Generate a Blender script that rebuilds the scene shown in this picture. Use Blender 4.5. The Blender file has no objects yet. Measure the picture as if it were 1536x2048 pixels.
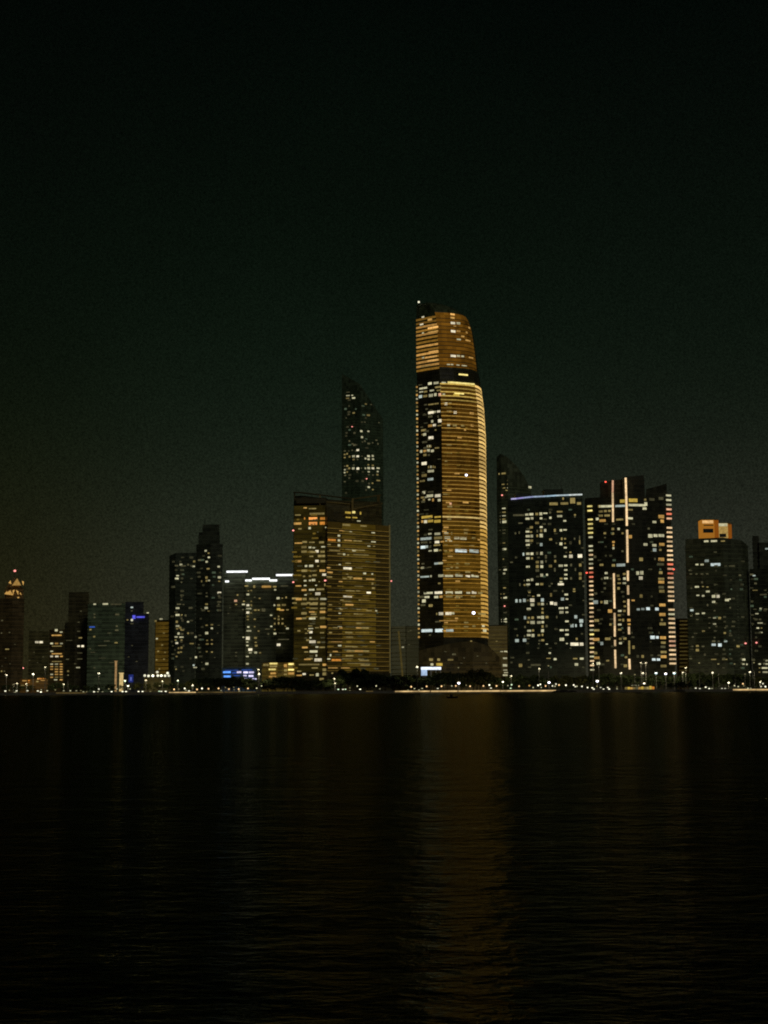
import bpy, math, random
from mathutils import Vector, Matrix, Euler
random.seed(11)
C = bpy.context.scene.collection
SC = bpy.context.scene
F = 3000.0                      # focal length in photo pixels (photo 1536 x 2048)
CAM = Vector((0, 0, 4.5))
PITCH = math.atan(350.5 / F)
ROLL = math.radians(-0.30)
ROT = (Euler((math.pi/2 + PITCH, 0, 0)).to_matrix() @ Matrix.Rotation(ROLL, 3, 'Z'))
GZ = 1.6                        # level of the quay and the land

def ray(px, py):
    return ROT @ Vector((px - 768, 1024 - py, -F))
def at(px, py, Y):
    d = ray(px, py)
    return CAM + d * (Y / d.y)

# ------------------------------------------------------------------ materials
def lin(c):
    c = c / 255.0
    return c / 12.92 if c <= 0.04045 else ((c + 0.055) / 1.055) ** 2.4
def L3(rgb): return (lin(rgb[0]), lin(rgb[1]), lin(rgb[2]), 1)
def new_mat(name):
    m = bpy.data.materials.new(name); m.use_nodes = True
    nt = m.node_tree; nt.nodes.clear()
    out = nt.nodes.new('ShaderNodeOutputMaterial')
    try: m.cycles.emission_sampling = 'NONE'
    except Exception: pass
    return m, nt, out
def N(nt, t, **kw):
    n = nt.nodes.new('ShaderNode' + t)
    for k, v in kw.items():
        if k in n.inputs.keys() if hasattr(n.inputs, 'keys') else False: n.inputs[k].default_value = v
        else: setattr(n, k, v)
    return n
def math_node(nt, op, a, b=None):
    n = nt.nodes.new('ShaderNodeMath'); n.operation = op
    for i, v in enumerate((a, b)):
        if v is None: continue
        if hasattr(v, 'links'): nt.links.new(v, n.inputs[i])
        else: n.inputs[i].default_value = v
    return n.outputs[0]

def glow(name, rgb, k, var=0.35):
    """lit glass: warm room light with uneven brightness inside each pane and from pane to pane"""
    m, nt, out = new_mat(name)
    em = nt.nodes.new('ShaderNodeEmission'); em.inputs['Color'].default_value = L3(rgb)
    oi = nt.nodes.new('ShaderNodeObjectInfo')
    tc = nt.nodes.new('ShaderNodeTexCoord'); nz = nt.nodes.new('ShaderNodeTexNoise')
    nz.inputs['Scale'].default_value = 0.55; nz.inputs['Detail'].default_value = 2
    nt.links.new(tc.outputs['Object'], nz.inputs['Vector'])
    add = nt.nodes.new('ShaderNodeVectorMath'); add.operation = 'ADD'
    nt.links.new(tc.outputs['Object'], add.inputs[0]); nt.links.new(oi.outputs['Location'], add.inputs[1])
    nt.links.new(add.outputs[0], nz.inputs['Vector'])
    r = math_node(nt, 'MULTIPLY_ADD', oi.outputs['Random'], var * 2); nt.nodes[-1].inputs[2].default_value = 1 - var
    n2 = math_node(nt, 'MULTIPLY_ADD', nz.outputs['Fac'], 1.3); nt.nodes[-1].inputs[2].default_value = 0.35
    s = math_node(nt, 'MULTIPLY', r, n2)
    s = math_node(nt, 'MULTIPLY', s, k)
    nt.links.new(s, em.inputs['Strength']); nt.links.new(em.outputs[0], out.inputs[0])
    return m

G = {
 'w': glow('window_glow_warm_white', (206, 200, 160), 0.78),
 'W': glow('window_glow_bright', (240, 228, 194), 0.88),
 't': glow('window_glow_tan', (134, 118, 70), 0.9),
 'a': glow('window_glow_amber', (205, 158, 84), 0.78),
 'A': glow('window_glow_bright_amber', (222, 168, 92), 1.1),
 'o': glow('window_glow_orange', (190, 122, 48), 0.9),
 'O': glow('window_glow_bright_orange', (228, 150, 76), 1.25),
 'c': glow('window_glow_cool', (178, 190, 180), 0.75),
 'C': glow('window_glow_bright_cool', (215, 230, 228), 0.9),
 'd': glow('window_glow_dim', (84, 80, 56), 0.75),
 'D': glow('window_glow_very_dim', (58, 56, 38), 0.85),
 'x': glow('window_glow_dim_green', (66, 78, 60), 0.85),
 'K': glow('window_glow_brown_gold', (104, 84, 30), .9),
 'y': glow('window_glow_yellow', (186, 156, 66), 0.85),
 'Y': glow('window_glow_bright_yellow', (228, 208, 125), 1.15),
 'b': glow('lamp_glow_navy', (46, 74, 150), 1.0),
 'B': glow('lamp_glow_blue', (92, 150, 238), 1.2),
 'R': glow('balcony_glow_red', (226, 120, 90), 1.0),
 'h': glow('balcony_glow_cream', (228, 194, 146), 1.05),
 'n': glow('sign_glow_indigo', (92, 92, 224), 1.1, 0.1),
 'P': glow('window_glow_pink', (232, 178, 140), 0.95),
 'v': glow('lamp_glow_violet_white', (214, 206, 240), 1.25),
 'r': glow('beacon_red', (255, 90, 70), 2.2, 0.15),
 'p': glow('beacon_pale_red', (255, 150, 140), 1.8, 0.15),
 'k': glow('strip_white', (238, 240, 240), 1.7, 0.1),
 'f': glow('floodlight_white', (238, 238, 255), 3.2, 0.1),
 'g': glow('lamp_warm_globe', (250, 202, 138), 1.5, 0.2),
 'l': glow('lamp_white', (240, 236, 204), 1.75, 0.6),
 'm': glow('lamp_medium', (206, 202, 158), 0.85, 0.5),
 'e': glow('lamp_faint', (140, 132, 90), 0.8, 0.3),
 'q': glow('lamp_green_white', (214, 240, 196), 1.7, 0.2),
 'z': glow('lamp_cyan_white', (208, 244, 240), 2.6, 0.2),
 'i': glow('lit_mast_tan', (150, 118, 76), 0.9, 0.1),
 'j': glow('lit_pylon', (206, 178, 118), 1.0, 0.1),
}

KSUN = 0.038                     # radiance a white facade gets from the added fill sun
def facade_mats(name, rgb, glass=None, fh=3.6, bay=3.2):
    """[spandrel, glass]; the glass darkens from pane to pane"""
    res = []
    for which, c in (('spandrel', rgb), ('glass', glass or tuple(v * 0.72 for v in rgb))):
        m, nt, out = new_mat(name + '_' + which)
        pb = nt.nodes.new('ShaderNodeBsdfPrincipled')
        pb.inputs['Roughness'].default_value = 0.55 if which == 'spandrel' else 0.35
        pb.inputs['Specular IOR Level'].default_value = 0.25
        alb = tuple(min(0.85, lin(v) / KSUN) for v in c)  # albedo worked back from the wanted tone, haze of distant blocks included
        uv = nt.nodes.new('ShaderNodeUVMap'); uv.uv_map = 'facade'
        sep = nt.nodes.new('ShaderNodeSeparateXYZ'); nt.links.new(uv.outputs[0], sep.inputs[0])
        comb = nt.nodes.new('ShaderNodeCombineXYZ')
        a = math_node(nt, 'FLOOR', math_node(nt, 'DIVIDE', sep.outputs[0], bay))
        b = math_node(nt, 'FLOOR', math_node(nt, 'DIVIDE', sep.outputs[1], fh))
        nt.links.new(a, comb.inputs[0]); nt.links.new(b, comb.inputs[1])
        wn = nt.nodes.new('ShaderNodeTexWhiteNoise'); wn.noise_dimensions = '2D'
        nt.links.new(comb.outputs[0], wn.inputs['Vector'])
        nz = nt.nodes.new('ShaderNodeTexNoise'); nz.inputs['Scale'].default_value = 0.035
        tc = nt.nodes.new('ShaderNodeTexCoord'); nt.links.new(tc.outputs['Object'], nz.inputs['Vector'])
        amp = 0.25 if which == 'spandrel' else 0.9
        v = math_node(nt, 'MULTIPLY_ADD', wn.outputs['Value'], amp); nt.nodes[-1].inputs[2].default_value = 1 - amp / 2
        n2 = math_node(nt, 'MULTIPLY_ADD', nz.outputs['Fac'], 0.9); nt.nodes[-1].inputs[2].default_value = 0.55
        v = math_node(nt, 'MULTIPLY', v, n2)
        mx = nt.nodes.new('ShaderNodeMix'); mx.data_type = 'RGBA'; mx.blend_type = 'MULTIPLY'
        mx.inputs[0].default_value = 1.0
        mx.inputs[6].default_value = (*alb, 1); nt.links.new(v, mx.inputs[7])
        nt.links.new(mx.outputs[2], pb.inputs['Base Color'])
        nt.links.new(pb.outputs[0], out.inputs[0])
        res.append(m)
    return res

def screen_mat(name, lo, hi, k, fh, bay, zdim=None):
    """emissive facade: interior light in gold screens, added brightening on dim walls, uneven from bay to bay"""
    m, nt, out = new_mat(name)
    em = nt.nodes.new('ShaderNodeEmission')
    uv = nt.nodes.new('ShaderNodeUVMap'); uv.uv_map = 'facade'
    sep = nt.nodes.new('ShaderNodeSeparateXYZ'); nt.links.new(uv.outputs[0], sep.inputs[0])
    a = math_node(nt, 'FLOOR', math_node(nt, 'DIVIDE', sep.outputs[0], bay))
    b = math_node(nt, 'FLOOR', math_node(nt, 'DIVIDE', sep.outputs[1], fh))
    comb = nt.nodes.new('ShaderNodeCombineXYZ')
    nt.links.new(a, comb.inputs[0]); nt.links.new(b, comb.inputs[1])
    wn = nt.nodes.new('ShaderNodeTexWhiteNoise'); wn.noise_dimensions = '2D'
    nt.links.new(comb.outputs[0], wn.inputs['Vector'])
    wf = nt.nodes.new('ShaderNodeTexWhiteNoise'); wf.noise_dimensions = '1D'
    nt.links.new(b, wf.inputs['W'])
    nz = nt.nodes.new('ShaderNodeTexNoise'); nz.inputs['Scale'].default_value = 0.05; nz.inputs['Detail'].default_value = 4
    nt.links.new(uv.outputs[0], nz.inputs['Vector'])
    s = math_node(nt, 'MULTIPLY', wn.outputs['Value'], 0.35)
    s = math_node(nt, 'ADD', s, math_node(nt, 'MULTIPLY', wf.outputs['Value'], 0.3))
    s = math_node(nt, 'ADD', s, math_node(nt, 'MULTIPLY_ADD', nz.outputs['Fac'], 1.3)); nt.nodes[-2].inputs[2].default_value = -0.45
    mx = nt.nodes.new('ShaderNodeMix'); mx.data_type = 'RGBA'
    mx.inputs[6].default_value = L3(lo); mx.inputs[7].default_value = L3(hi)
    nt.links.new(s, mx.inputs[0]); nt.links.new(mx.outputs[2], em.inputs['Color'])
    em.inputs['Strength'].default_value = k
    nt.links.new(em.outputs[0], out.inputs[0])
    return m

def plain(name, rgb, rough=0.7, noise=2.0, amp=0.6):
    m, nt, out = new_mat(name)
    pb = nt.nodes.new('ShaderNodeBsdfPrincipled'); pb.inputs['Roughness'].default_value = rough
    pb.inputs['Specular IOR Level'].default_value = 0.2
    tc = nt.nodes.new('ShaderNodeTexCoord'); nz = nt.nodes.new('ShaderNodeTexNoise')
    nz.inputs['Scale'].default_value = noise; nz.inputs['Detail'].default_value = 5
    nt.links.new(tc.outputs['Object'], nz.inputs['Vector'])
    v = math_node(nt, 'MULTIPLY_ADD', nz.outputs['Fac'], amp * 2); nt.nodes[-1].inputs[2].default_value = 1 - amp
    mx = nt.nodes.new('ShaderNodeMix'); mx.data_type = 'RGBA'; mx.blend_type = 'MULTIPLY'; mx.inputs[0].default_value = 1
    mx.inputs[6].default_value = (*rgb, 1); nt.links.new(v, mx.inputs[7])
    nt.links.new(mx.outputs[2], pb.inputs['Base Color']); nt.links.new(pb.outputs[0], out.inputs[0])
    return m
M_METAL = plain('dark_grey_metal', (0.08, 0.08, 0.08), 0.5)
M_POLE = plain('pale_post_metal', (0.26, 0.25, 0.19), 0.5)
M_ROOF = plain('roof_membrane', (0.10, 0.10, 0.085), 0.9, 0.3)
M_CONC = plain('quay_concrete', (0.22, 0.20, 0.16), 0.9, 0.6)
M_GROUND = plain('ground_asphalt', (0.05, 0.05, 0.045), 0.9, 0.05)
M_PAVE = plain('promenade_paving', (0.25, 0.22, 0.17), 0.9, 0.4)
M_TRUNK = plain('bark', (0.06, 0.045, 0.03), 0.9)
M_LEAF = [plain('leaves_dark', (0.035, 0.05, 0.018), 0.8, 0.35, 0.7), plain('leaves_olive', (0.06, 0.065, 0.02), 0.8, 0.35, 0.7)]
M_HULL = plain('boat_paint_dark', (0.03, 0.022, 0.015), 0.5)
M_ROCK = plain('dark_rock', (0.05, 0.045, 0.035), 0.9, 0.5)

# ------------------------------------------------------------------ mesh helpers
class MB:
    def __init__(s): s.v = []; s.f = []; s.mi = []; s.uv = []
    def face(s, pts, mi=0, uvs=None):
        i = len(s.v); s.v += [tuple(p) for p in pts]
        s.f.append(tuple(range(i, i + len(pts)))); s.mi.append(mi)
        s.uv += uvs if uvs else [(0, 0)] * len(pts)
    def box(s, c, size, mi=0, rot=None):
        hx, hy, hz = size[0]/2, size[1]/2, size[2]/2
        P = [Vector((x, y, z)) for x in (-hx, hx) for y in (-hy, hy) for z in (-hz, hz)]
        if rot is not None: P = [rot @ p for p in P]
        P = [p + Vector(c) for p in P]
        for q in ((0,1,3,2), (4,6,7,5), (0,4,5,1), (2,3,7,6), (0,2,6,4), (1,5,7,3)):
            s.face([P[k] for k in q], mi)
    def tube(s, p0, p1, r0, r1, n=8, mi=0, cap=True):
        p0 = Vector(p0); p1 = Vector(p1); d = (p1 - p0).normalized()
        a = d.orthogonal().normalized(); b = d.cross(a)
        A = []; B = []
        for k in range(n):
            t = 2*math.pi*k/n; o = a*math.cos(t) + b*math.sin(t)
            A.append(p0 + o*r0); B.append(p1 + o*r1)
        for k in range(n):
            s.face([A[k], A[(k+1) % n], B[(k+1) % n], B[k]], mi)
        if cap: s.face(list(reversed(A)), mi); s.face(B, mi)
    def ball(s, c, rx, ry, rz, mi=0, n=10, m=6):
        rings = []
        for j in range(m + 1):
            th = math.pi*j/m
            rings.append([Vector((c[0]+rx*math.sin(th)*math.cos(2*math.pi*k/n), c[1]+ry*math.sin(th)*math.sin(2*math.pi*k/n), c[2]-rz*math.cos(th))) for k in range(n)])
        for j in range(m):
            for k in range(n):
                a, b, c2, d = rings[j][k], rings[j][(k+1) % n], rings[j+1][(k+1) % n], rings[j+1][k]
                if j == 0: s.face([a, c2, d], mi)
                elif j == m-1: s.face([a, b, c2], mi)
                else: s.face([a, b, c2, d], mi)
    def mesh(s, name, mats):
        me = bpy.data.meshes.new(name); me.from_pydata(s.v, [], s.f)
        for m in mats: me.materials.append(m)
        me.polygons.foreach_set('material_index', s.mi)
        l = me.uv_layers.new(name='facade')
        flat = [q for u in s.uv for q in u]
        l.data.foreach_set('uv', flat)
        me.update(); return me
    def build(s, name, mats, parent=None, loc=None):
        """vertices are in world space; re-centred on the parent when there is one"""
        o0 = Vector(parent_loc(parent)) if parent else Vector((0, 0, 0))
        if loc is not None: o0 = Vector(loc) + (Vector(parent_loc(parent)) if parent else Vector((0,0,0)))
        if o0.length: s.v = [tuple(Vector(p) - o0) for p in s.v]
        o = bpy.data.objects.new(name, s.mesh(name, mats)); C.objects.link(o)
        o.location = loc if loc is not None else (0, 0, 0)
        if parent: o.parent = parent
        return o
def parent_loc(p):
    l = Vector((0, 0, 0))
    while p is not None: l = l + p.location; p = p.parent
    return l
def link(name, mesh, parent=None, loc=(0, 0, 0), rz=0.0):
    o = bpy.data.objects.new(name, mesh); C.objects.link(o); o.location = loc; o.rotation_euler = (0, 0, rz)
    if parent: o.parent = parent
    return o
def thing(name, label, cat, loc, group=None):
    o = bpy.data.objects.new(name, None); C.objects.link(o); o.location = loc
    o.empty_display_size = 1.0
    o['label'] = label; o['category'] = cat
    if group: o['group'] = group
    return o

def ring_uv(pts):
    u = [0.0]
    for a, b in zip(pts, pts[1:] + pts[:1]): u.append(u[-1] + (Vector(b) - Vector(a)).length)
    return u
def grow(pts, d):
    """move a counter-clockwise outline outwards by d"""
    n = len(pts); res = []
    for i in range(n):
        p0, p1, p2 = Vector(pts[i-1]), Vector(pts[i]), Vector(pts[(i+1) % n])
        e1 = (p1 - p0).normalized(); e2 = (p2 - p1).normalized()
        n1 = Vector((e1.y, -e1.x)); n2 = Vector((e2.y, -e2.x))
        b = (n1 + n2); k = d * 2 / max(0.6, b.length_squared) if b.length > 1e-6 else d
        res.append(tuple(p1 + b * k))
    return res

def storeys(mb, outline, z0, z1, fh, recess=0.3, sp=0.9, tops=None):
    """stacked floors: a proud spandrel and a set-back glass band on each; outline is a function of z"""
    z = z0
    while z < z1 - 0.2:
        zs = min(z + sp, z1); zt = min(z + fh, z1)
        for (a, b, off, mi) in ((z, zs, recess, 0), (zs, zt, 0.0, 1)):
            if b - a < 0.02: continue
            A = outline(a); B = outline(b)
            if off: A = grow(A, off); B = grow(B, off)
            u = ring_uv(A); n = len(A)
            for i in range(n):
                j = (i+1) % n
                mb.face([(*A[i], a), (*A[j], a), (*B[j], b), (*B[i], b)], mi, [(u[i], a), (u[i+1], a), (u[i+1], b), (u[i], b)])
            if off:
                In0 = outline(a); In1 = outline(b)
                for i in range(n):
                    j = (i+1) % n
                    mb.face([(*B[i], b), (*B[j], b), (*In1[j], b), (*In1[i], b)], 0)
                    mb.face([(*In0[i], a), (*In0[j], a), (*A[j], a), (*A[i], a)], 0)
        z += fh
    T = outline(z1)
    if tops is None:
        mb.face([(*p, z1) for p in T], 0)
    else:
        u = ring_uv(T); n = len(T)
        for i in range(n):
            j = (i+1) % n
            mb.face([(*T[i], z1), (*T[j], z1), (*T[j], tops[j]), (*T[i], tops[i])], 1, [(u[i], z1), (u[i+1], z1), (u[i+1], tops[j]), (u[i], tops[i])])
        c = Vector((sum(p[0] for p in T)/n, sum(p[1] for p in T)/n)); zc = sum(tops)/n
        for i in range(n):
            j = (i+1) % n
            mb.face([(*T[i], tops[i]), (*T[j], tops[j]), (*c, zc)], 0)

WIN_CACHE = {}
class Building:
    all = []
    def __init__(s, name, label, front, yref, rgb, cat='building', fh=3.6, bay=3.2, glass=None, group=None):
        s.front = [Vector(at(px, yref, Y).xy) for px, Y in front]
        s.yref = yref; s.fh = fh; s.Y0 = min(Y for _, Y in front)
        mid = (s.front[0] + s.front[-1]) / 2
        s.root = thing(name, label, cat, (mid.x, mid.y, GZ), group)
        s.mats = facade_mats(name, rgb, glass, fh, bay)
        s.wins = []; s.label = label; s.px = (front[0][0], front[-1][0]); s.poly = None
        Building.all.append(s)
    def z(s, py, px=None, Y=None):
        return at(px if px is not None else (s.px[0]+s.px[1])/2, py, Y or s.Y0).z
    def outline(s, front, depth):
        f = [tuple(p) for p in front]
        b = [(front[-1].x * (1 + depth/ max(front[-1].y,1)) * .995 + .005*front[0].x, front[-1].y + depth), (front[0].x * (1 + depth/ max(front[0].y,1))*.995 + .005*front[-1].x, front[0].y + depth)]
        return f + b
    def tier(s, ytop, depth, part='facade', front=None, ybase=None, ytops=None, sp=0.9, recess=0.3, fh=None, mats=None):
        fr = s.front if front is None else [Vector(at(px, s.yref, Y).xy) for px, Y in front]
        o = s.outline(fr, depth)
        z0 = GZ if ybase is None else s.z(ybase)
        mb = MB()
        if ytops is None:
            storeys(mb, lambda z: o, z0, s.z(ytop), fh or s.fh, recess, sp)
        else:
            n = len(fr); tz = [s.z(y) for y in ytops]; tz = tz + [tz[-1], tz[0]]
            storeys(mb, lambda z: o, z0, min(tz) - 0.05, fh or s.fh, recess, sp, tz)
        return mb.build(part, mats or s.mats, s.root)
    def hit(s, px, py):
        d = ray(px, py); best = None
        seg = s.front
        for i in range(len(seg)-1):
            a, b = seg[i], seg[i+1]; e = b - a
            den = d.x*e.y - d.y*e.x
            if abs(den) < 1e-9: continue
            t = (a.x*e.y - a.y*e.x) / den
            u = ((d.x*t - a.x)*e.x + (d.y*t - a.y)*e.y) / e.length_squared
            over = max(0, -u, u-1) * e.length
            if best is None or over < best[0] - 1e-6: best = (over, t, a, e)
        over, t, a, e = best
        tn = e.normalized()
        if tn.x < 0: tn = -tn
        nrm = Vector((tn.y, -tn.x))
        return CAM + d*t, tn, nrm
    def put(s, name, px, py, wpx, hpx, code, thick=0.3, off=0.34):
        p, tn, nrm = s.hit(px, py)
        m = p.y / F
        w = wpx * m / max(0.35, abs(tn.x)); h = hpx * m
        q = Vector((p.x, p.y, p.z)) + Vector((nrm.x, nrm.y, 0)) * off
        w = max(0.5, round(w*4)/4); h = max(0.5, round(h*5)/5)
        return (name, code, w, h, thick, q, math.atan2(tn.y, tn.x))
    def emit(s, rec):
        name, code, w, h, th, q, rz = rec
        key = (name, code, w, h, th)
        if key not in WIN_CACHE:
            b = MB(); b.box((0, 0, 0), (w, th, h)); WIN_CACHE[key] = b.mesh(name, [G[code]])
        return link(name, WIN_CACHE[key], s.root, q - s.root.location, rz)
    def windows(s, data, ox, oy, sc, grow_=1.0):
        for item in data.replace('\n', ' ').split(';'):
            t = item.split()
            if not t: continue
            x, y, w, h = map(float, t[:4]); c = t[4]
            s.wins.append(s.put('window', ox + x/sc, oy + y/sc, w/sc*grow_*.86, h/sc*grow_*.8, c))
    def beacons(s, data, ox, oy, sc, c='p'):
        for item in data.split(';'):
            x, y = map(float, item.split())
            p, tn, nrm = s.hit(ox + x/sc, oy + y/sc)
            q = p + Vector((nrm.x, nrm.y, 0)) * 0.9
            b = MB(); b.ball(q, .85, .85, .6, 0); b.tube(q - Vector((nrm.x, nrm.y, 0))*1.2, q, .2, .2, 6, 1)
            b.build('beacon', [G[c], M_METAL], s.root)
    def faint(s, x0, x1, y0, y1, n, seed, wpx=5.0, hpx=4.0, codes='DDDdDx'):
        """dimly lit rooms spread over the floors of a facade"""
        rnd = random.Random(seed); fpx = s.fh * F / s.Y0
        cols = [rnd.uniform(x0, x1) for _ in range(max(5, int((x1-x0)/11)))]
        for _ in range(n):
            y = y0 + round(rnd.uniform(0, (y1-y0)/fpx)) * fpx
            s.wins.append(s.put('window', rnd.choice(cols) + rnd.uniform(-2, 2), y, wpx*rnd.uniform(.6, 1.5), hpx*rnd.uniform(.6, 1.0), rnd.choice(codes)))
    def finish(s):
        W = sorted(s.wins, key=lambda r: -r[2]*r[3])
        for r in W[:98]: s.emit(r)
        rest = W[98:]
        if rest:
            codes = sorted(set(r[1] for r in rest)); b = MB()
            for (name, code, w, h, th, q, rz) in rest:
                b.box(q, (w, th, h), codes.index(code), Matrix.Rotation(rz, 3, 'Z'))
            o = b.build('window', [G[c] for c in codes], s.root); o['kind'] = 'stuff'
    def roof_box(s, px0, px1, ytop, ybase, back=4, depth=10, part='plant_room', mat=None):
        a = at(px0, s.yref, s.Y0 + back).x; c = at(px1, s.yref, s.Y0 + back).x
        z0 = s.z(ybase); z1 = s.z(ytop)
        b = MB(); b.box(((a+c)/2, s.Y0 + back + depth/2, (z0+z1)/2), (c-a, depth, z1-z0))
        b.box(((a+c)/2, s.Y0 + back + depth/2, z1 + .15), (c-a+.8, depth+.8, .3))
        return b.build(part, [mat or s.mats[0]], s.root)
    def bar(s, x0, y0, x1, y1, hpx, code, part='lit_edge_glow', off=0.6, thick=0.5):
        """a straight luminous bar lying on the facade between two photo points"""
        p, _, n = s.hit(x0, y0); q, _, n2 = s.hit(x1, y1)
        nn = Vector((n.x, n.y, 0)); o = nn*off
        m = p.y/F*hpx/2; up = Vector((0, 0, m)); d = (q - p)
        if abs(d.z) > d.xy.length:
            up = Vector((d.y, d.x, 0)); up = Vector((1, 0, 0))*m
        b = MB(); a0, a1, a2, a3 = p+o-up, q+o-up, q+o+up, p+o+up
        k = nn*thick
        B0, B1, B2, B3 = a0+k, a1+k, a2+k, a3+k
        for f in ((B0,B1,B2,B3), (a0,a3,a2,a1), (a0,a1,B1,B0), (a1,a2,B2,B1), (a2,a3,B3,B2), (a3,a0,B0,B3)): b.face(f)
        return b.build(part, [G[code]] if isinstance(code, str) else [code], s.root)

# ------------------------------------------------------------------ camera, light, sky
cam = bpy.data.objects.new('camera', bpy.data.cameras.new('camera')); C.objects.link(cam)
cam.location = CAM; cam.rotation_euler = ROT.to_euler()
cam.data.sensor_fit = 'HORIZONTAL'; cam.data.sensor_width = 24.0; cam.data.lens = 24.0 * F / 1536
cam.data.clip_start = 0.3; cam.data.clip_end = 30000
SC.camera = cam

w = bpy.data.worlds.new('World'); SC.world = w; w.use_nodes = True
nt = w.node_tree; nt.nodes.clear()
out = nt.nodes.new('ShaderNodeOutputWorld')
tc = nt.nodes.new('ShaderNodeTexCoord'); sep = nt.nodes.new('ShaderNodeSeparateXYZ')
nt.links.new(tc.outputs['Generated'], sep.inputs[0])
def ramp(stops):
    r = nt.nodes.new('ShaderNodeValToRGB'); e = r.color_ramp.elements
    r.color_ramp.interpolation = 'B_SPLINE'
    for i, (p, c) in enumerate(stops):
        x = e[i] if i < 2 else e.new(p)
        x.position = p; x.color = L3(c)
    nt.links.new(sep.outputs[2], r.inputs[0]); return r
mid = ramp([(0.0, (48, 49, 36)), (0.05, (44, 46, 36)), (0.11, (33, 39, 29)), (0.17, (19, 28, 19)), (0.24, (11, 20, 12)), (0.34, (6, 12, 7)), (0.45, (2, 6, 4)), (0.7, (1, 2, 1))])
left = ramp([(0.0, (38, 34, 16)), (0.05, (33, 31, 15)), (0.11, (23, 25, 12)), (0.17, (14, 20, 10)), (0.24, (9, 16, 9)), (0.34, (5, 10, 6)), (0.45, (2, 5, 3)), (0.7, (1, 2, 1))])
right = ramp([(0.0, (49, 47, 37)), (0.05, (43, 44, 36)), (0.11, (33, 36, 28)), (0.17, (18, 25, 17)), (0.24, (11, 19, 12)), (0.34, (6, 11, 7)), (0.45, (2, 6, 4)), (0.7, (1, 2, 1))])
def mapr(a, b):
    m = nt.nodes.new('ShaderNodeMapRange'); m.interpolation_type = 'SMOOTHSTEP'
    m.inputs[1].default_value = a; m.inputs[2].default_value = b
    nt.links.new(sep.outputs[0], m.inputs[0]); return m
m1 = nt.nodes.new('ShaderNodeMix'); m1.data_type = 'RGBA'
nt.links.new(mapr(-0.27, -0.06).outputs[0], m1.inputs[0]); nt.links.new(left.outputs[0], m1.inputs[6]); nt.links.new(mid.outputs[0], m1.inputs[7])
m2 = nt.nodes.new('ShaderNodeMix'); m2.data_type = 'RGBA'
nt.links.new(mapr(0.0, 0.2).outputs[0], m2.inputs[0]); nt.links.new(m1.outputs[2], m2.inputs[6]); nt.links.new(right.outputs[0], m2.inputs[7])
hz = nt.nodes.new('ShaderNodeTexNoise'); hz.inputs['Scale'].default_value = 7; hz.inputs['Detail'].default_value = 3
nt.links.new(tc.outputs['Generated'], hz.inputs['Vector'])
fz = nt.nodes.new('ShaderNodeTexNoise'); fz.inputs['Scale'].default_value = 820; fz.inputs['Detail'].default_value = 2
nt.links.new(tc.outputs['Generated'], fz.inputs['Vector'])
va = math_node(nt, 'MULTIPLY_ADD', hz.outputs['Fac'], 0.35); nt.nodes[-1].inputs[2].default_value = 0.825
vb = math_node(nt, 'MULTIPLY_ADD', fz.outputs['Fac'], 1.7); nt.nodes[-1].inputs[2].default_value = 0.15
vv = math_node(nt, 'MULTIPLY', va, vb)
bg = nt.nodes.new('ShaderNodeBackground'); nt.links.new(m2.outputs[2], bg.inputs[0]); nt.links.new(vv, bg.inputs[1])
sky = nt.nodes.new('ShaderNodeTexSky'); sky.sky_type = 'NISHITA'; sky.sun_disc = False
sky.sun_elevation = math.radians(28); sky.sun_rotation = math.radians(160)
bg2 = nt.nodes.new('ShaderNodeBackground'); nt.links.new(sky.outputs[0], bg2.inputs[0]); bg2.inputs[1].default_value = 0.000006
ad = nt.nodes.new('ShaderNodeAddShader'); nt.links.new(bg.outputs[0], ad.inputs[0]); nt.links.new(bg2.outputs[0], ad.inputs[1])
nt.links.new(ad.outputs[0], out.inputs[0])

sun = bpy.data.objects.new('moonlight', bpy.data.lights.new('moonlight', 'SUN')); C.objects.link(sun)  # named moonlight, but an added fill standing in for city glow, gives the facades form
sun.data.energy = 0.155; sun.data.angle = math.radians(10); sun.data.color = (1.0, 0.97, 0.86)
sun.rotation_euler = Vector((-0.34, 0.80, -0.48)).to_track_quat('-Z', 'Y').to_euler()

# ------------------------------------------------------------------ setting: water, land, quay
m, nt, out = new_mat('night_water')
tc = nt.nodes.new('ShaderNodeTexCoord')
def wave(sx, sy, scale, detail, dist):
    mp = nt.nodes.new('ShaderNodeMapping'); mp.inputs['Scale'].default_value = (sx, sy, 1)
    mp.inputs['Rotation'].default_value = (0, 0, math.radians(dist))
    nt.links.new(tc.outputs['Object'], mp.inputs[0])
    n = nt.nodes.new('ShaderNodeTexNoise'); n.inputs['Scale'].default_value = scale; n.inputs['Detail'].default_value = detail
    n.inputs['Roughness'].default_value = 0.55
    nt.links.new(mp.outputs[0], n.inputs['Vector']); return n.outputs['Fac']
h = math_node(nt, 'ADD', math_node(nt, 'MULTIPLY', wave(0.62, 1, 1.3, 5, 8), 0.50), math_node(nt, 'MULTIPLY', wave(0.6, 1, 2.6, 4, -9), 0.34))
h = math_node(nt, 'ADD', h, math_node(nt, 'MULTIPLY', wave(0.8, 1, 0.3, 3, 24), 1.0))
bp = nt.nodes.new('ShaderNodeBump'); bp.inputs['Strength'].default_value = 0.15; bp.inputs['Distance'].default_value = 1.0
nt.links.new(h, bp.inputs['Height'])
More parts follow.
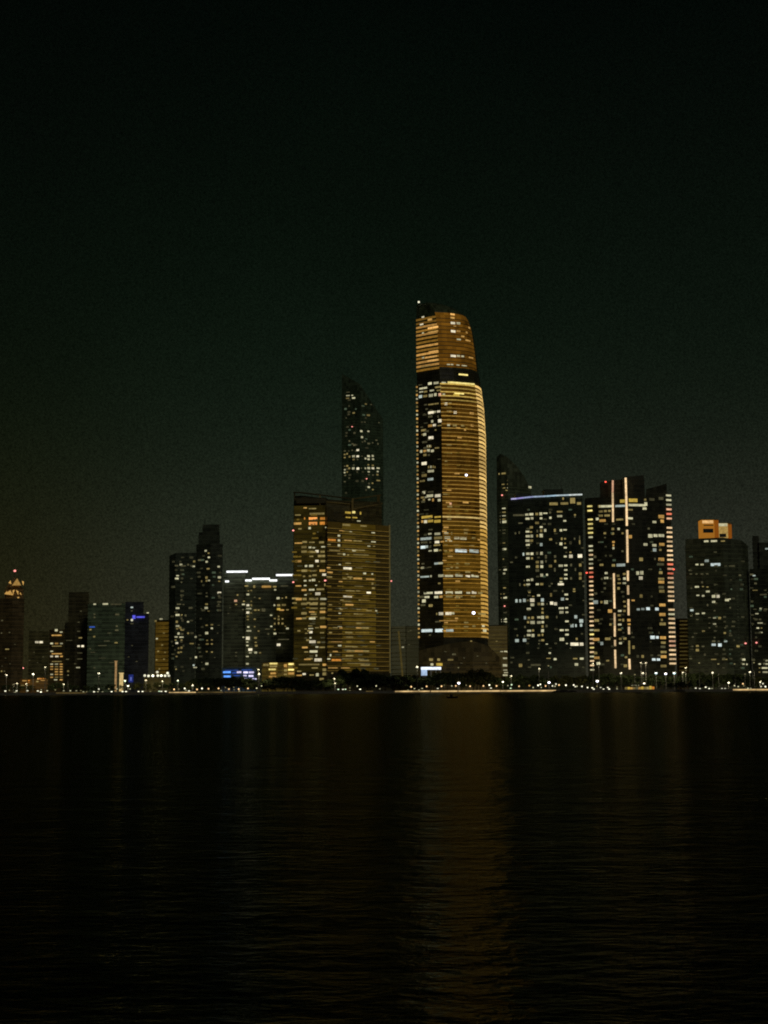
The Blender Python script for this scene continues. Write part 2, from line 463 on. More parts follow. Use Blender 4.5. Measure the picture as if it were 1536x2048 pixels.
# of the small wave faces one sees mostly those leaning towards the eye (the flatter the view, the more so)
geo = nt.nodes.new('ShaderNodeNewGeometry'); hs = nt.nodes.new('ShaderNodeSeparateXYZ'); nt.links.new(geo.outputs['Incoming'], hs.inputs[0])
lean = math_node(nt, 'MULTIPLY_ADD', hs.outputs[2], -0.46); nt.nodes[-1].inputs[2].default_value = 0.104
lean = math_node(nt, 'MAXIMUM', lean, 0.0)
hv = nt.nodes.new('ShaderNodeCombineXYZ'); nt.links.new(math_node(nt, 'MULTIPLY', hs.outputs[0], lean), hv.inputs[0]); nt.links.new(math_node(nt, 'MULTIPLY', hs.outputs[1], lean), hv.inputs[1])
va2 = nt.nodes.new('ShaderNodeVectorMath'); va2.operation = 'ADD'; nt.links.new(bp.outputs[0], va2.inputs[0]); nt.links.new(hv.outputs[0], va2.inputs[1])
vn = nt.nodes.new('ShaderNodeVectorMath'); vn.operation = 'NORMALIZE'; nt.links.new(va2.outputs[0], vn.inputs[0])
gl = nt.nodes.new('ShaderNodeBsdfGlossy'); gl.inputs['Roughness'].default_value = 0.09; gl.inputs['Color'].default_value = (0.27, 0.27, 0.155, 1)
nt.links.new(vn.outputs[0], gl.inputs['Normal'])
df = nt.nodes.new('ShaderNodeBsdfDiffuse'); df.inputs['Color'].default_value = (0.0016, 0.0022, 0.0014, 1)
fr = nt.nodes.new('ShaderNodeFresnel'); fr.inputs['IOR'].default_value = 1.33; nt.links.new(vn.outputs[0], fr.inputs['Normal'])
mx = nt.nodes.new('ShaderNodeMixShader'); nt.links.new(fr.outputs[0], mx.inputs[0]); nt.links.new(df.outputs[0], mx.inputs[1]); nt.links.new(gl.outputs[0], mx.inputs[2])
nt.links.new(mx.outputs[0], out.inputs[0]); M_WATER = m

QY = 1100.0
b = MB(); b.face([(-4000, -300, 0), (4000, -300, 0), (4000, QY + 2, 0), (-4000, QY + 2, 0)])
water = b.build('water', [M_WATER]); water['kind'] = 'structure'
b = MB(); b.face([(-9000, QY + 14, GZ), (9000, QY + 14, GZ), (9000, 14000, GZ), (-9000, 14000, GZ)])
ground = b.build('ground', [M_GROUND]); ground['kind'] = 'structure'
b = MB(); b.face([(-4000, QY + 0.8, GZ + .004), (4000, QY + 0.8, GZ + .004), (4000, QY + 14, GZ + .004), (-4000, QY + 14, GZ + .004)])
o = b.build('promenade', [M_PAVE]); o['kind'] = 'structure'
b = MB(); b.box((0, QY + 0.4, GZ/2 - 0.5), (8000, 0.8, GZ + 1.0)); b.box((0, QY + .35, GZ + .15), (8000, 0.9, .3))
quay = b.build('quay_wall', [M_CONC]); quay['kind'] = 'structure'
def lit_edge_mat(name, rgb, k):
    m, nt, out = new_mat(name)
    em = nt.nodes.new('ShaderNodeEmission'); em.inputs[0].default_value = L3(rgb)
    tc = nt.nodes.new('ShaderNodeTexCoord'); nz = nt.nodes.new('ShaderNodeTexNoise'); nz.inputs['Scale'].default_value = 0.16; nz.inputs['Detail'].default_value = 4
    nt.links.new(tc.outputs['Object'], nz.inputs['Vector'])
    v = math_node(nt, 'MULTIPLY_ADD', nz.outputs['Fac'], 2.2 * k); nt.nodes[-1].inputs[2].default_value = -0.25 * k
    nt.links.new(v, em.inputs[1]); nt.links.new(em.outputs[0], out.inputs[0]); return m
S_BRIGHT = lit_edge_mat('quay_lit_edge_bright', (212, 178, 120), 1.1); S_DIM = lit_edge_mat('quay_lit_edge_dim', (110, 92, 52), 0.7)  # emission stands for lamp light falling on the quay edge
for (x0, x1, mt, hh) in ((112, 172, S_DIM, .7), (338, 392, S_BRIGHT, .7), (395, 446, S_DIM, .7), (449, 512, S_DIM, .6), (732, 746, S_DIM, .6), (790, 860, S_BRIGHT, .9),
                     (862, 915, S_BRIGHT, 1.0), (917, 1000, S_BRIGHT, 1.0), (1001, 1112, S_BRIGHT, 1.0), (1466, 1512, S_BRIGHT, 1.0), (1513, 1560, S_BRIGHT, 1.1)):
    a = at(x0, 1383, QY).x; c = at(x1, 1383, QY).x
    b = MB(); b.box(((a+c)/2, QY - .24, GZ + .30 - hh/2), (c-a, .2, hh)); b.build('lit_edge_glow', [mt], quay)

# ------------------------------------------------------------------ the tall gold tower
T = Building('office_tower', 'tallest tower, round gold lit skyscraper with dark curved crown', [(836, 1255), (860, 1247), (885, 1240), (915, 1242.5), (945, 1248), (958, 1253), (966, 1260), (971, 1270), (972, 1282)], 1000, (14, 13, 7), fh=3.42, cat='skyscraper')
T.Y0 = 1240
back = [Vector(at(px, 1000, Y).xy) for px, Y in ((964, 1296), (930, 1306), (880, 1306), (846, 1290), (838, 1270))]
BASE = [Vector(p) for p in T.front] + back
XL = T.front[0].x; YC = 1272.0
STAB = [(T.z(y, 900), s_) for y, s_ in ((1400, 1.0), (860, 1.0), (800, .978), (770, .95), (735, .925), (690, .89), (660, .86), (645, .84), (630, .80), (620, .755), (612, .69), (606, .61), (601, .52), (598.5, .44))]
def tscale(z):
    for (za, sa), (zb, sb) in zip(STAB, STAB[1:]):
        if z <= zb: return sa + (sb-sa) * max(0, (z-za)/(zb-za))
    return STAB[-1][1]
def t_out(z):
    s_ = tscale(z); sy = 1 - (1 - s_) * 0.55
    return [(XL + (p.x - XL) * s_, YC + (p.y - YC) * sy) for p in BASE]
FI = len(T.front)
def t_face(z, i0, i1, off):
    o = grow(t_out(z), off); return o[i0:i1+1]
def t_hit(px, py):
    fr = T.front
    p, tn, n = Building.hit(T, px, py)
    for _ in range(3):
        T.front = [Vector(q) for q in t_out(min(p.z, STAB[-1][0]))[:FI]]
        p, tn, n = Building.hit(T, px, py)
    T.front = fr
    return p, tn, n
T.hit = t_hit
Z = lambda y: T.z(y, 900)
mb = MB(); storeys(mb, t_out, GZ, Z(735), 3.42, 0.25, 0.8); mb.build('curtain_wall', T.mats, T.root)
mb = MB(); zz = Z(735) + .02
top_levels = [zz + k*3.42 for k in range(12)]
lv = [zz]
while lv[-1] + 3.42 < Z(640): lv.append(lv[-1] + 3.42)
lv += [Z(y) for y in (632, 626, 620, 615, 611, 607, 604, 601.5, 600, 598.8)]
for a, c in zip(lv, lv[1:]):
    A, B_ = t_out(a), t_out(c); u = ring_uv(A); n = len(A)
    for i in range(n):
        j = (i+1) % n
        mb.face([(*A[i], a), (*A[j], a), (*B_[j], c), (*B_[i], c)], 1, [(u[i], a), (u[i+1], a), (u[i+1], c), (u[i], c)])
mb.face([(*p, lv[-1]) for p in t_out(lv[-1])], 0)
mb.build('crown', facade_mats('crown_dark', (15, 18, 10), (16, 19, 11)), T.root)
def face_strip(za, zb, i0, i1, off, u0=0.0, u1=1.0):
    """one strip of facade between two heights from outline point i0 to i1"""
    mb = MB(); A = t_face(za, i0, i1, off); B_ = t_face(zb, i0, i1, off); u = ring_uv(A)
    for i in range(len(A) - 1):
        mb.face([(*A[i], za), (*A[i+1], za), (*B_[i+1], zb), (*B_[i], zb)], 0, [(u[i], za), (u[i+1], za), (u[i+1], zb), (u[i], zb)])
    return mb
S_BODY = screen_mat('gold_screen_glow', (24, 15, 3), (118, 80, 22), 0.5, 3.42, 4.2)
S_LOW = screen_mat('gold_screen_low_glow', (30, 21, 4), (122, 88, 24), 0.6, 3.42, 5.0)
S_CROWN = screen_mat('crown_screen_glow', (44, 27, 4), (140, 94, 26), 0.66, 3.42, 4.0)
for (ya, yb, mt) in ((1040, 768, S_BODY), (1272, 1040.6, S_LOW)):
    za, zb = Z(ya), Z(yb); mb = MB(); k = za
    while k < zb - .1:
        k2 = min(k + 3.42, zb); f = face_strip(k, k2, 2, 8, 0.28)
        mb.v, mb.f = mb.v, mb.f
        base = len(mb.v); mb.v += f.v; mb.f += [tuple(q + base for q in g) for g in f.f]; mb.mi += f.mi; mb.uv += f.uv
        k = k2
    mb.build('gold_screen', [mt], T.root)
def band_mat(name, rgb, k): return glow(name, rgb, k, 0.38)
B_TOP = band_mat('band_yellow', (204, 170, 82), .72); B_MID = band_mat('band_gold', (178, 136, 58), .66); B_LOW = band_mat('band_dull_gold', (150, 110, 38), .66)
E_HI = band_mat('band_end_bright', (226, 186, 108), .92); E_LOW = band_mat('band_end_gold', (198, 154, 72), .82); B_LINE = band_mat('band_full_bright', (232, 200, 122), 1.1)
z = Z(1274); k = 0
ylist = []
while z < Z(766):
    y = 1374.5 - (z - 4.5) * F / 1240
    mt = B_TOP if y < 800 else (B_MID if y < 1060 else B_LOW)
    en = E_HI if y < 1060 else E_LOW
    hgt = random.uniform(.5, .8) if y > 800 else 1.0
    if abs(y - 1039) < 4.3: mt = B_LINE; hgt = 1.2
    mb = MB()
    for (i0, i1, hh, mi, off) in ((2, 5, hgt, 0, .55), (5, 8, 1.9 if y < 1250 else 1.2, 1, .62)):
        for (za, zb, o0, o1) in ((z, z + hh, off, off), (z + hh, z + hh + .01, off, 0.1), (z - .01, z, 0.1, off)):
            A = t_face(za, i0, i1, o0); B_ = t_face(zb, i0, i1, o1)
            for i in range(len(A)-1):
                mb.face([(*A[i], za), (*A[i+1], za), (*B_[i+1], zb), (*B_[i], zb)], mi)
    mb.build('light_band', [mt, en], T.root)
    # small light on the far left corner of each floor
    if y > 745:
        cpt = Vector((*t_out(z)[0], z + .6)) + Vector((-0.2, -.35, 0))
        mb = MB(); mb.box(cpt, (1.5, .8, 1.3 if k % 3 else 1.6)); mb.build('corner_light', [G['ataw'[k % 4]]], T.root)
    z += 3.42; k += 1
# crown: gold storeys with dark gaps on the left face, glowing glass on the right
z = Z(736.5); k = 0
C_L = [band_mat('crown_band_' + n_, c_, 1.0) for n_, c_ in (('dull', (106, 76, 26)), ('gold', (134, 96, 36)), ('light', (168, 124, 62)))]
while z < Z(630):
    yk = 1374.5 - (z - 4.5) * F / 1240
    f = face_strip(z, z + 1.8, 0, 2, .4)
    f.build('crown_band', [C_L[(0, 2, 2, 1, 2, 1, 2, 0, 1, 2, 1, 2, 0)[k % 13] if yk < 731 else 0]], T.root)
    z += 3.42; k += 1
mb = MB(); za = Z(733)
while za < Z(626):
    zb = za + 3.42
    f = face_strip(za, zb - .0, 2, 6, .35); base = len(mb.v); mb.v += f.v; mb.f += [tuple(q + base for q in g) for g in f.f]; mb.mi += f.mi; mb.uv += f.uv
    za = zb
mb.build('crown_screen', [S_CROWN], T.root)
z = Z(736.0)
while z < Z(632):
    f = face_strip(z - .9, z - .3, 2, 6, .5); f.build('crown_slab', [T.mats[0]], T.root); z += 3.42
T.windows("""297 347 34 22 W;280 440 50 24 W;297 552 24 18 w;385 380 60 34 a;425 482 150 30 A;425 535 150 24 a;430 790 140 30 A;400 857 180 24 A;420 902 160 28 A;300 868 30 24 w;
670 318 66 44 A;670 365 60 50 a;675 425 70 40 W;745 428 56 36 w;678 530 70 40 W;745 528 60 26 a;700 465 40 14 a;880 485 26 30 a;850 545 30 26 a;800 595 50 26 a;750 634 60 24 w;865 648 80 22 a;680 845 76 34 W;745 845 50 30 w;800 850 40 26 w;905 868 70 20 a;620 955 50 20 w;665 955 34 18 w;740 962 44 14 w;820 970 76 14 w;330 975 140 12 t;
808 1085 140 24 Y;385 1197 50 40 w;465 1190 70 34 w;560 1190 66 30 w;628 1190 44 46 Y;265 1215 50 14 d;300 1258 110 28 w;490 1243 90 26 t;275 1305 56 20 w;330 1302 46 28 t;410 1287 60 24 w;500 1285 60 18 t;265 1365 46 46 c;325 1358 60 36 t;398 1350 60 46 w;455 1340 34 46 w;512 1340 36 46 P;560 1343 34 46 w;
330 1470 40 20 d;400 1465 80 20 t;470 1455 60 20 t;588 1458 40 40 W;345 1525 30 22 d;400 1570 80 38 W;450 1560 30 26 w;497 1555 44 30 W;545 1562 50 14 t;315 1590 20 20 d;390 1620 60 34 d;490 1620 14 40 d;415 1682 26 40 w;512 1675 50 50 W;390 1738 60 40 a;443 1730 40 34 W;510 1735 60 16 t;305 1795 70 30 t;458 1792 24 20 t;318 1850 40 40 w;290 1850 20 20 t;398 1892 70 46 W;370 2000 50 30 w;300 1950 26 24 d;340 1945 20 24 d;
705 1568 44 40 W;915 1580 60 34 a;635 1560 30 24 a;620 1725 40 40 w;700 1735 60 30 t;800 1735 50 30 t;920 1735 40 34 a;830 1790 30 30 a;760 1890 60 20 a;800 1195 370 26 Y;720 1345 90 36 y;755 1325 150 22 Y""", 800, 580, 6.4)
T.windows("""345 30 60 34 d;415 90 60 40 t;298 160 34 46 w;350 155 44 36 a;400 148 40 46 w;455 152 44 40 w;350 210 44 36 t;405 210 30 30 d;340 328 76 50 W;405 378 24 40 t;435 375 14 44 w;465 375 16 40 t;490 380 14 34 t;432 435 96 44 w;340 495 76 46 t;428 548 90 44 c;550 268 50 10 d;335 735 40 44 w;350 715 40 20 d;430 725 90 30 d;420 780 100 46 w;530 778 90 52 W;365 800 30 24 w;335 840 30 40 t;412 832 30 26 w;463 838 26 46 a;550 840 40 44 w;380 1075 170 40 y;530 1075 100 26 y;315 1138 30 40 a;360 1140 44 50 W;425 1132 90 40 y;525 1135 100 46 y;
430 1252 60 20 d;420 1310 50 26 w;525 1310 86 36 w;645 1303 66 30 w;720 1305 20 46 t;915 1305 60 36 t;920 1255 80 24 t;365 1378 170 42 c;535 1368 120 46 t;660 1365 90 44 w;790 1370 80 40 w;880 1375 110 44 w;1025 1370 60 30 t;1100 1390 44 34 a;340 1430 100 24 d;425 1430 30 30 d;520 1425 70 44 W;590 1420 50 24 a;645 1413 36 26 w;705 1415 50 26 w;325 1498 70 50 C;375 1490 40 40 c;430 1478 24 16 d;520 1468 100 26 t;640 1470 60 20 t;780 1475 80 26 t;1000 1480 80 20 t;425 1548 44 22 w;505 1540 60 44 w;560 1540 40 26 t;635 1545 50 30 t;710 1540 60 40 a;850 1548 190 50 C;1030 1552 150 50 c;1140 1560 70 40 a;510 1725 60 34 c;570 1720 70 34 w;935 1722 80 34 t;800 1722 40 20 t;320 1785 40 34 w;410 1778 70 18 d;720 1778 40 24 t;795 1778 50 30 t;945 1838 80 40 t;1110 1845 50 26 a;705 895 36 50 P""", 800, 880, 6.982)
T.windows("""455 77 110 22 c;525 70 16 26 w;640 65 66 36 w;725 65 110 34 w;840 62 100 34 w;940 70 60 30 W;1020 68 100 30 w;620 152 30 20 t;495 262 110 26 w;610 258 96 36 W;730 255 96 40 w;835 255 90 36 w;945 260 50 24 w;1010 256 60 34 W;1080 262 60 30 t;480 308 60 26 w;585 308 50 30 w;640 303 40 30 a;730 300 90 30 t;840 300 90 24 t;1000 300 60 20 t;445 352 44 44 w;522 405 46 34 t;640 497 56 40 W;592 500 14 30 t;720 495 80 40 W;770 492 40 30 w;1100 500 110 24 t;480 690 140 42 C;618 688 100 46 C;735 688 100 34 c;720 578 240 10 a;1010 640 40 24 t;1115 635 36 30 w;1130 690 50 40 w;515 740 26 20 d;1065 548 22 22 t""", 770, 1140, 5.689)
for px, py, r in ((931, 950.7, .95), (945.5, 1226, 1.2)):
    p, tn, n = T.hit(px, py); q = p + Vector((n.x, n.y, 0)) * 1.6
    mb = MB(); mb.ball(q, r*1.15, r, r, 0); mb.tube(p, q, .4, .4, 6, 1); mb.build('floodlight', [G['f'], M_METAL], T.root)
p = at(837.5, 604, 1256); mb = MB(); mb.ball(p, .9, .9, .9, 0); mb.tube(p - Vector((-1, 0, 9)), p, .35, .3, 6, 1); mb.build('beacon', [G['l'], M_METAL], T.root)
T.faint(890, 952, 790, 1265, 90, 31, 8, 3.4, 'KKKta'); T.faint(842, 880, 780, 1270, 30, 32, 7, 4, 'DDdt'); T.finish()

# ------------------------------------------------------------------ gold slab block left of it
M_DULLGOLD = None
S_GB = screen_mat('gold_block_screen', (8, 6, 2), (126, 102, 32), 0.52, 3.8, 6.5)
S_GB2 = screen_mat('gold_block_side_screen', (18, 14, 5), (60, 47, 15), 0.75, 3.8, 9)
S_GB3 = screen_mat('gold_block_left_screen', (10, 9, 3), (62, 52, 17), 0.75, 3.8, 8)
GB = Building('office_building', 'broad gold lit office block with an open roof frame, left of the tallest tower', [(587, 1242), (652, 1238), (654, 1230), (683, 1238), (752, 1256), (780, 1264)], 1180, (14, 12, 6), fh=3.8)
GB.tier(0, 40, ytops=[1003, 1008, 1034, 1042, 1046, 1049])
def on_front(b, x0, x1, ya, yb, mat, part, off):
    p, _, n = b.hit(x0, (ya+yb)/2); q, _, n2 = b.hit(x1, (ya+yb)/2)
    za, zb = b.z(ya, x0, p.y), b.z(yb, x0, p.y)
    o = Vector((n.x, n.y, 0))*off; mb = MB(); u = (q-p).xy.length
    P = [Vector((p.x, p.y, za))+o, Vector((q.x, q.y, za))+o, Vector((q.x, q.y, zb))+o, Vector((p.x, p.y, zb))+o]
    k = Vector((-n.x, -n.y, 0)) * .2
    mb.face(P, 0, [(0, za), (u, za), (u, zb), (0, zb)])
    Q = [v + k for v in P]
    for i in range(4): mb.face([P[(i+1) % 4], P[i], Q[i], Q[(i+1) % 4]], 0)
    return mb.build(part, [mat], b.root)
on_front(GB, 684, 751.5, 1345, 1046, S_GB, 'gold_screen', .3)
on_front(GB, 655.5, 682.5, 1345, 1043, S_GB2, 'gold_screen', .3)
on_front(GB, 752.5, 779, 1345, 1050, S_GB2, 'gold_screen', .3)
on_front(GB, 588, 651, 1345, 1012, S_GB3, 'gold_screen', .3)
L_GB = band_mat('block_floor_line', (98, 78, 30), 0.85)
y = 1342.0; k = 0
while y > 1050:
    z0 = GB.z(y, 654, 1230); mb = MB()
    pts = [GB.front[2], GB.front[3], GB.front[4], GB.front[5]]
    for a, c in zip(pts, pts[1:]):
        e = (c-a).normalized(); n = Vector((e.y, -e.x)) * .5
        mb.face([(*(a+n), z0), (*(c+n), z0), (*(c+n), z0+.55), (*(a+n), z0+.55)])
        mb.face([(*(a+n), z0+.55), (*(c+n), z0+.55), (*c, z0+.55), (*a, z0+.55)])
        mb.face([(*(a+n), z0-.9), (*(c+n), z0-.9), (*(c+n), z0), (*(a+n), z0)], 1)
        mb.face([(*a, z0-.9), (*c, z0-.9), (*(c+n), z0-.9), (*(a+n), z0-.9)], 1)
    mb.build('floor_line', [L_GB, GB.mats[0]], GB.root)
    y -= 9.2; k += 1
GB.bar(779, 1346, 778.2, 1050, 2.2, band_mat('edge_line_tan', (92, 80, 44), 0.9), 'edge_light', .5)
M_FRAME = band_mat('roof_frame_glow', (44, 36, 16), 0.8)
for (x0, y0, x1, y1, hp, Y0, Y1) in ((600, 985, 706, 998, 3, 1240, 1246), (706, 998, 762, 990, 2.4, 1246, 1270), (706, 1018, 765, 1007, 2.4, 1246, 1270), (587, 985, 600, 985, 3, 1242, 1240),
                                  (705, 997, 705, 1042, 4, 1246, 1246), (757, 990, 757, 1046, 6, 1270, 1270), (589, 985, 589, 1006, 3, 1242, 1242), (610, 1000, 700, 1008, 2, 1244, 1248), (640, 990, 640, 1010, 2.5, 1242, 1242)):
    p = at(x0, y0, Y0); q = at(x1, y1, Y1); mb = MB(); r = hp*1240/F/2
    mb.tube(p, q, r, r, 6); mb.build('roof_frame', [M_FRAME if x0 > 600 else GB.mats[0]], GB.root)
GB.tier(0, 22, 'roof_screen', [(588, 1246), (610, 1244), (706, 1250), (764, 1268)], 1050, [986, 987, 1000, 993], mats=facade_mats('roof_screen', (21, 19, 9), (17, 15, 7)))
GB.roof_box(592, 652, 994, 1004, 6, 22); GB.roof_box(664, 700, 1022, 1043, 14, 18)
GB.windows("""225 293 36 14 a;290 300 80 14 t;330 345 160 22 t;160 357 60 14 t;295 388 88 28 O;380 388 52 28 o;220 388 14 24 o;158 433 80 26 a;295 432 88 32 O;378 430 54 32 o;265 473 26 24 w;408 467 14 14 w;338 508 12 12 d;
165 607 80 14 a;220 597 50 22 t;285 600 56 14 t;370 600 52 22 t;215 642 54 26 t;268 645 28 20 w;300 648 30 14 w;385 640 40 14 w;215 683 56 24 t;275 685 46 22 t;330 680 34 28 W;380 684 46 22 t;370 722 76 24 t;280 725 40 14 t;163 768 66 26 a;330 767 36 28 W;382 768 50 24 t;233 811 24 22 w;278 810 44 26 w;340 812 20 14 t;218 853 60 24 t;295 855 60 14 t;378 852 60 26 a;395 888 40 26 W;215 903 24 16 t;268 900 24 20 t;225 942 28 16 w;268 940 22 18 w;300 936 34 24 w;350 950 14 10 t;165 988 60 14 a;225 985 30 14 w;322 983 18 12 w;400 978 14 30 t;215 1025 50 20 a;283 1022 58 20 w;360 1018 80 20 t;228 1068 24 14 w;338 1058 54 30 W;168 1106 64 26 a;220 1105 40 24 t;300 1104 96 26 t;385 1104 60 22 w;215 1148 60 26 t;300 1148 86 26 t;382 1148 58 26 t;300 1188 90 18 t;215 1190 30 12 d;382 1188 58 16 t;215 1232 56 28 t;285 1220 60 18 a;380 1220 56 24 a;300 1240 60 14 t;170 1279 60 20 a;218 1276 40 20 t;288 1278 66 22 w;380 1274 58 24 t;290 1325 60 12 d;270 1345 44 10 t;385 1353 64 24 a;330 1360 40 12 t;275 1368 50 12 w;230 1372 24 10 t;275 1400 36 26 W;375 1405 40 14 t;235 1410 24 10 t;273 1450 20 16 w;230 1452 24 10 d;380 1450 40 10 d;290 1485 66 30 W;345 1490 36 20 t;385 1490 40 18 d;222 1536 60 20 a;330 1532 30 18 w;375 1535 60 16 t;300 1572 84 26 w;235 1576 44 14 t;325 1608 16 22 w;280 1612 40 10 d;340 1647 76 32 W;245 1642 70 14 a;260 1688 220 16 t;395 1690 36 26 a;395 1735 36 30 t;395 1772 36 34 t;
460 578 80 24 o;523 538 24 28 w;523 580 24 30 w;523 627 24 24 w;485 672 110 14 t;590 445 80 22 t;628 498 24 24 w;828 512 36 20 w;605 578 80 24 a;690 585 90 18 t;830 593 46 18 w;790 634 30 12 w;835 630 24 22 t;657 670 34 24 w;570 705 22 24 w;604 712 20 16 t;700 668 130 16 t;720 710 160 16 t;600 832 88 24 W;505 803 12 14 t;530 800 22 16 w;752 877 30 20 w;820 882 16 16 w;595 885 24 14 t;575 925 40 20 t;625 920 16 20 t;690 922 90 16 a;800 928 86 14 a;822 968 18 24 t;830 1008 30 18 t;620 1022 50 10 t;788 1050 44 26 W;600 1088 90 34 W;490 1098 116 12 w;760 1102 90 12 a;530 1140 20 16 t;600 1130 90 20 t;530 1182 26 20 w;578 1182 50 14 w;635 1185 40 12 t;530 1232 24 12 w;790 1208 60 12 t;855 1210 20 14 w;765 1225 30 12 t;690 1264 270 16 t;530 1343 40 26 w;490 1360 50 10 t;700 1347 270 16 t;455 1418 44 12 a;540 1418 40 12 a;500 1486 120 9 a;820 1486 50 10 a;530 1520 36 16 w;665 1530 60 12 t;490 1572 50 12 a;680 1567 210 16 t;448 1605 14 24 w;433 1637 30 18 w;500 1648 100 22 o;600 1635 110 12 t;720 1640 60 10 t;700 1677 240 9 t;470 1718 100 9 a;580 1718 90 8 a;
605 335 60 22 y;655 332 30 26 Y;715 340 14 30 y;605 378 50 10 y;665 380 50 14 y;700 410 36 12 w""", 560, 950, 4.4536, 0.97)
GB.faint(686, 750, 1052, 1338, 60, 21, 13, 3.2, 'ttKtKKa'); GB.faint(656, 682, 1052, 1338, 22, 22, 9, 3, 'tKKa'); GB.faint(656, 776, 1050, 1340, 50, 10, 9, 3); GB.faint(590, 648, 1030, 1340, 50, 12, 9, 3.6, 'KtKD'); GB.beacons('120 495;120 955;412 940;985 945', 560, 950, 4.4536)
GB.windows("180 180 80 26 t;260 225 56 36 W;180 245 100 22 a;380 240 80 26 t;470 235 50 56 w;540 305 76 46 t;705 210 30 24 t;830 180 34 16 t;910 212 50 34 W", 576, 1320, 8)
GB.finish()

# ------------------------------------------------------------------ slim dark tower behind the gold block
B12 = Building('residential_tower', 'slim dark tower with slanted tip behind the gold office block', [(684, 2010), (720, 2000), (766, 2022)], 900, (18, 24, 15), fh=4.0, cat='skyscraper')  # facade colour raised toward the sky tone to paint in haze
B12.tier(0, 60, ytops=[744, 768, 832])
B12.windows("""255 455 60 16 d;255 503 70 20 w;315 500 30 24 w;250 540 60 24 t;335 537 60 28 w;505 622 36 24 t;580 630 30 18 d;268 765 34 20 d;335 748 48 28 t;540 780 60 34 t;450 878 34 24 d;490 878 24 24 d;690 885 20 20 d;440 1005 40 36 w;540 1008 34 30 w;450 1090 36 40 w;275 1145 26 30 d;490 1145 26 34 d;320 1185 40 26 d;545 1180 50 30 d;600 1170 24 24 d;655 1133 34 26 d;675 1185 24 40 d;393 1272 46 38 W;315 1275 26 26 d;210 1285 34 24 d;210 1335 34 28 t;243 1325 26 30 t;210 1378 34 26 t;278 1365 34 36 t;335 1360 56 40 w;393 1360 46 38 W;450 1358 26 26 d;542 1358 46 40 w;602 1355 34 40 w;335 1405 40 34 t;390 1405 26 24 d;500 1392 30 30 w;542 1402 40 32 w;605 1400 36 34 w;245 1495 36 30 t;208 1500 26 26 d;335 1485 30 16 d;540 1480 30 24 t;602 1490 36 34 t;210 1550 30 24 w;272 1530 36 34 t;330 1530 46 44 w;395 1533 46 44 W;440 1528 20 20 d;497 1530 26 32 w;545 1528 50 44 w;604 1530 46 36 W;678 1528 56 26 w;208 1590 26 26 w;243 1582 26 26 t;545 1578 38 28 w;672 1575 30 28 w;215 1630 36 24 d;545 1620 30 20 d;605 1625 26 24 d;668 1620 36 34 t;680 1702 66 26 t;210 1718 34 26 d;550 1745 24 30 d;598 1740 26 24 t;545 1795 40 34 w;603 1830 30 24 t""", 660, 720, 7.06, .85)
B12.faint(688, 758, 800, 985, 36, 7, 4, 4); B12.beacons('315 942;512 1678', 660, 720, 7.06); B12.finish()

# ------------------------------------------------------------------ curved tower behind the dark block, right of the gold tower
B14 = Building('residential_tower', 'dark tower with sloping curved top, half hidden right of the tallest tower', [(996, 1560), (1016, 1552), (1064, 1572)], 1130, (27, 30, 20), fh=3.8, cat='skyscraper')  # lighter facade colour stands for haze in front of this rear tower
B14.tier(0, 40, front=[(996, 1560), (1004, 1556), (1018, 1552), (1036, 1557), (1050, 1564), (1064, 1572)], ytops=[912, 906, 914, 930, 948, 972])
B14.windows("""135 265 60 16 t;195 320 50 16 t;140 350 30 8 t;190 350 40 10 t;150 378 24 8 t;190 378 40 10 w;225 370 34 16 t;350 372 34 20 w;320 360 8 30 t;265 378 20 10 d;230 398 30 12 w;180 398 50 8 t;270 408 130 8 d;142 540 44 14 w;142 570 46 12 t;142 598 46 10 w;140 625 44 12 t;145 645 52 22 w;140 710 50 8 d;142 735 40 8 d;142 812 40 8 t;150 860 40 18 w;140 940 24 16 t;150 1000 40 8 d;160 1022 26 16 w;120 1022 20 8 d;150 1052 22 18 w;150 1165 34 10 t;140 1210 34 14 t;152 1242 46 18 w;135 1240 20 16 t;155 1360 40 10 d;150 1410 46 14 w;152 1432 46 18 w;155 1460 40 10 d""", 970, 880, 3.938)
B14.beacons('138 435;158 1308', 970, 880, 3.938); B14.finish()

# ------------------------------------------------------------------ dark block with the violet roof line
B15 = Building('apartment_building', 'dark apartment block with a violet to white light line along its roof', [(1015, 1262), (1018, 1232), (1092, 1228), (1168, 1226), (1171, 1262)], 1180, (10, 12, 8), fh=3.9)
B15.front = B15.front[1:4]
B15.tier(0, 34, ytops=[996, 990, 985])
B15.roof_box(1092, 1130, 977, 990, 8, 14); B15.roof_box(1034, 1062, 985, 996, 10, 12, 'lift_room')
mb = MB(); p = at(1122, 960, 1240); mb.tube(p - Vector((0, 0, 8)), p, .25, .12, 6); mb.build('mast', [M_METAL], B15.root)
rl = [(205, 465, 'v'), (245, 463, 'n'), (300, 456, 'B'), (380, 448, 'B'), (470, 444, 'z'), (560, 438, 'c'), (660, 434, 'C'), (765, 430, None)]
strip_c = [glow('roof_line_' + n_, c_, k_, .05) for n_, c_, k_ in (('lilac', (170, 164, 206), 1.0), ('violet', (150, 142, 200), .9), ('blue', (146, 154, 192), .9), ('sky', (150, 166, 188), .95), ('pale', (152, 178, 192), 1.0), ('grey', (166, 182, 186), 1.05), ('white', (192, 200, 196), 1.1))]
for k, ((xa, ya, _), (xb, yb, _2)) in enumerate(zip(rl, rl[1:])):
    B15.bar(970+xa/3.938, 880+ya/3.938, 970+xb/3.938, 880+yb/3.938, 2.8, strip_c[k], 'roof_light')
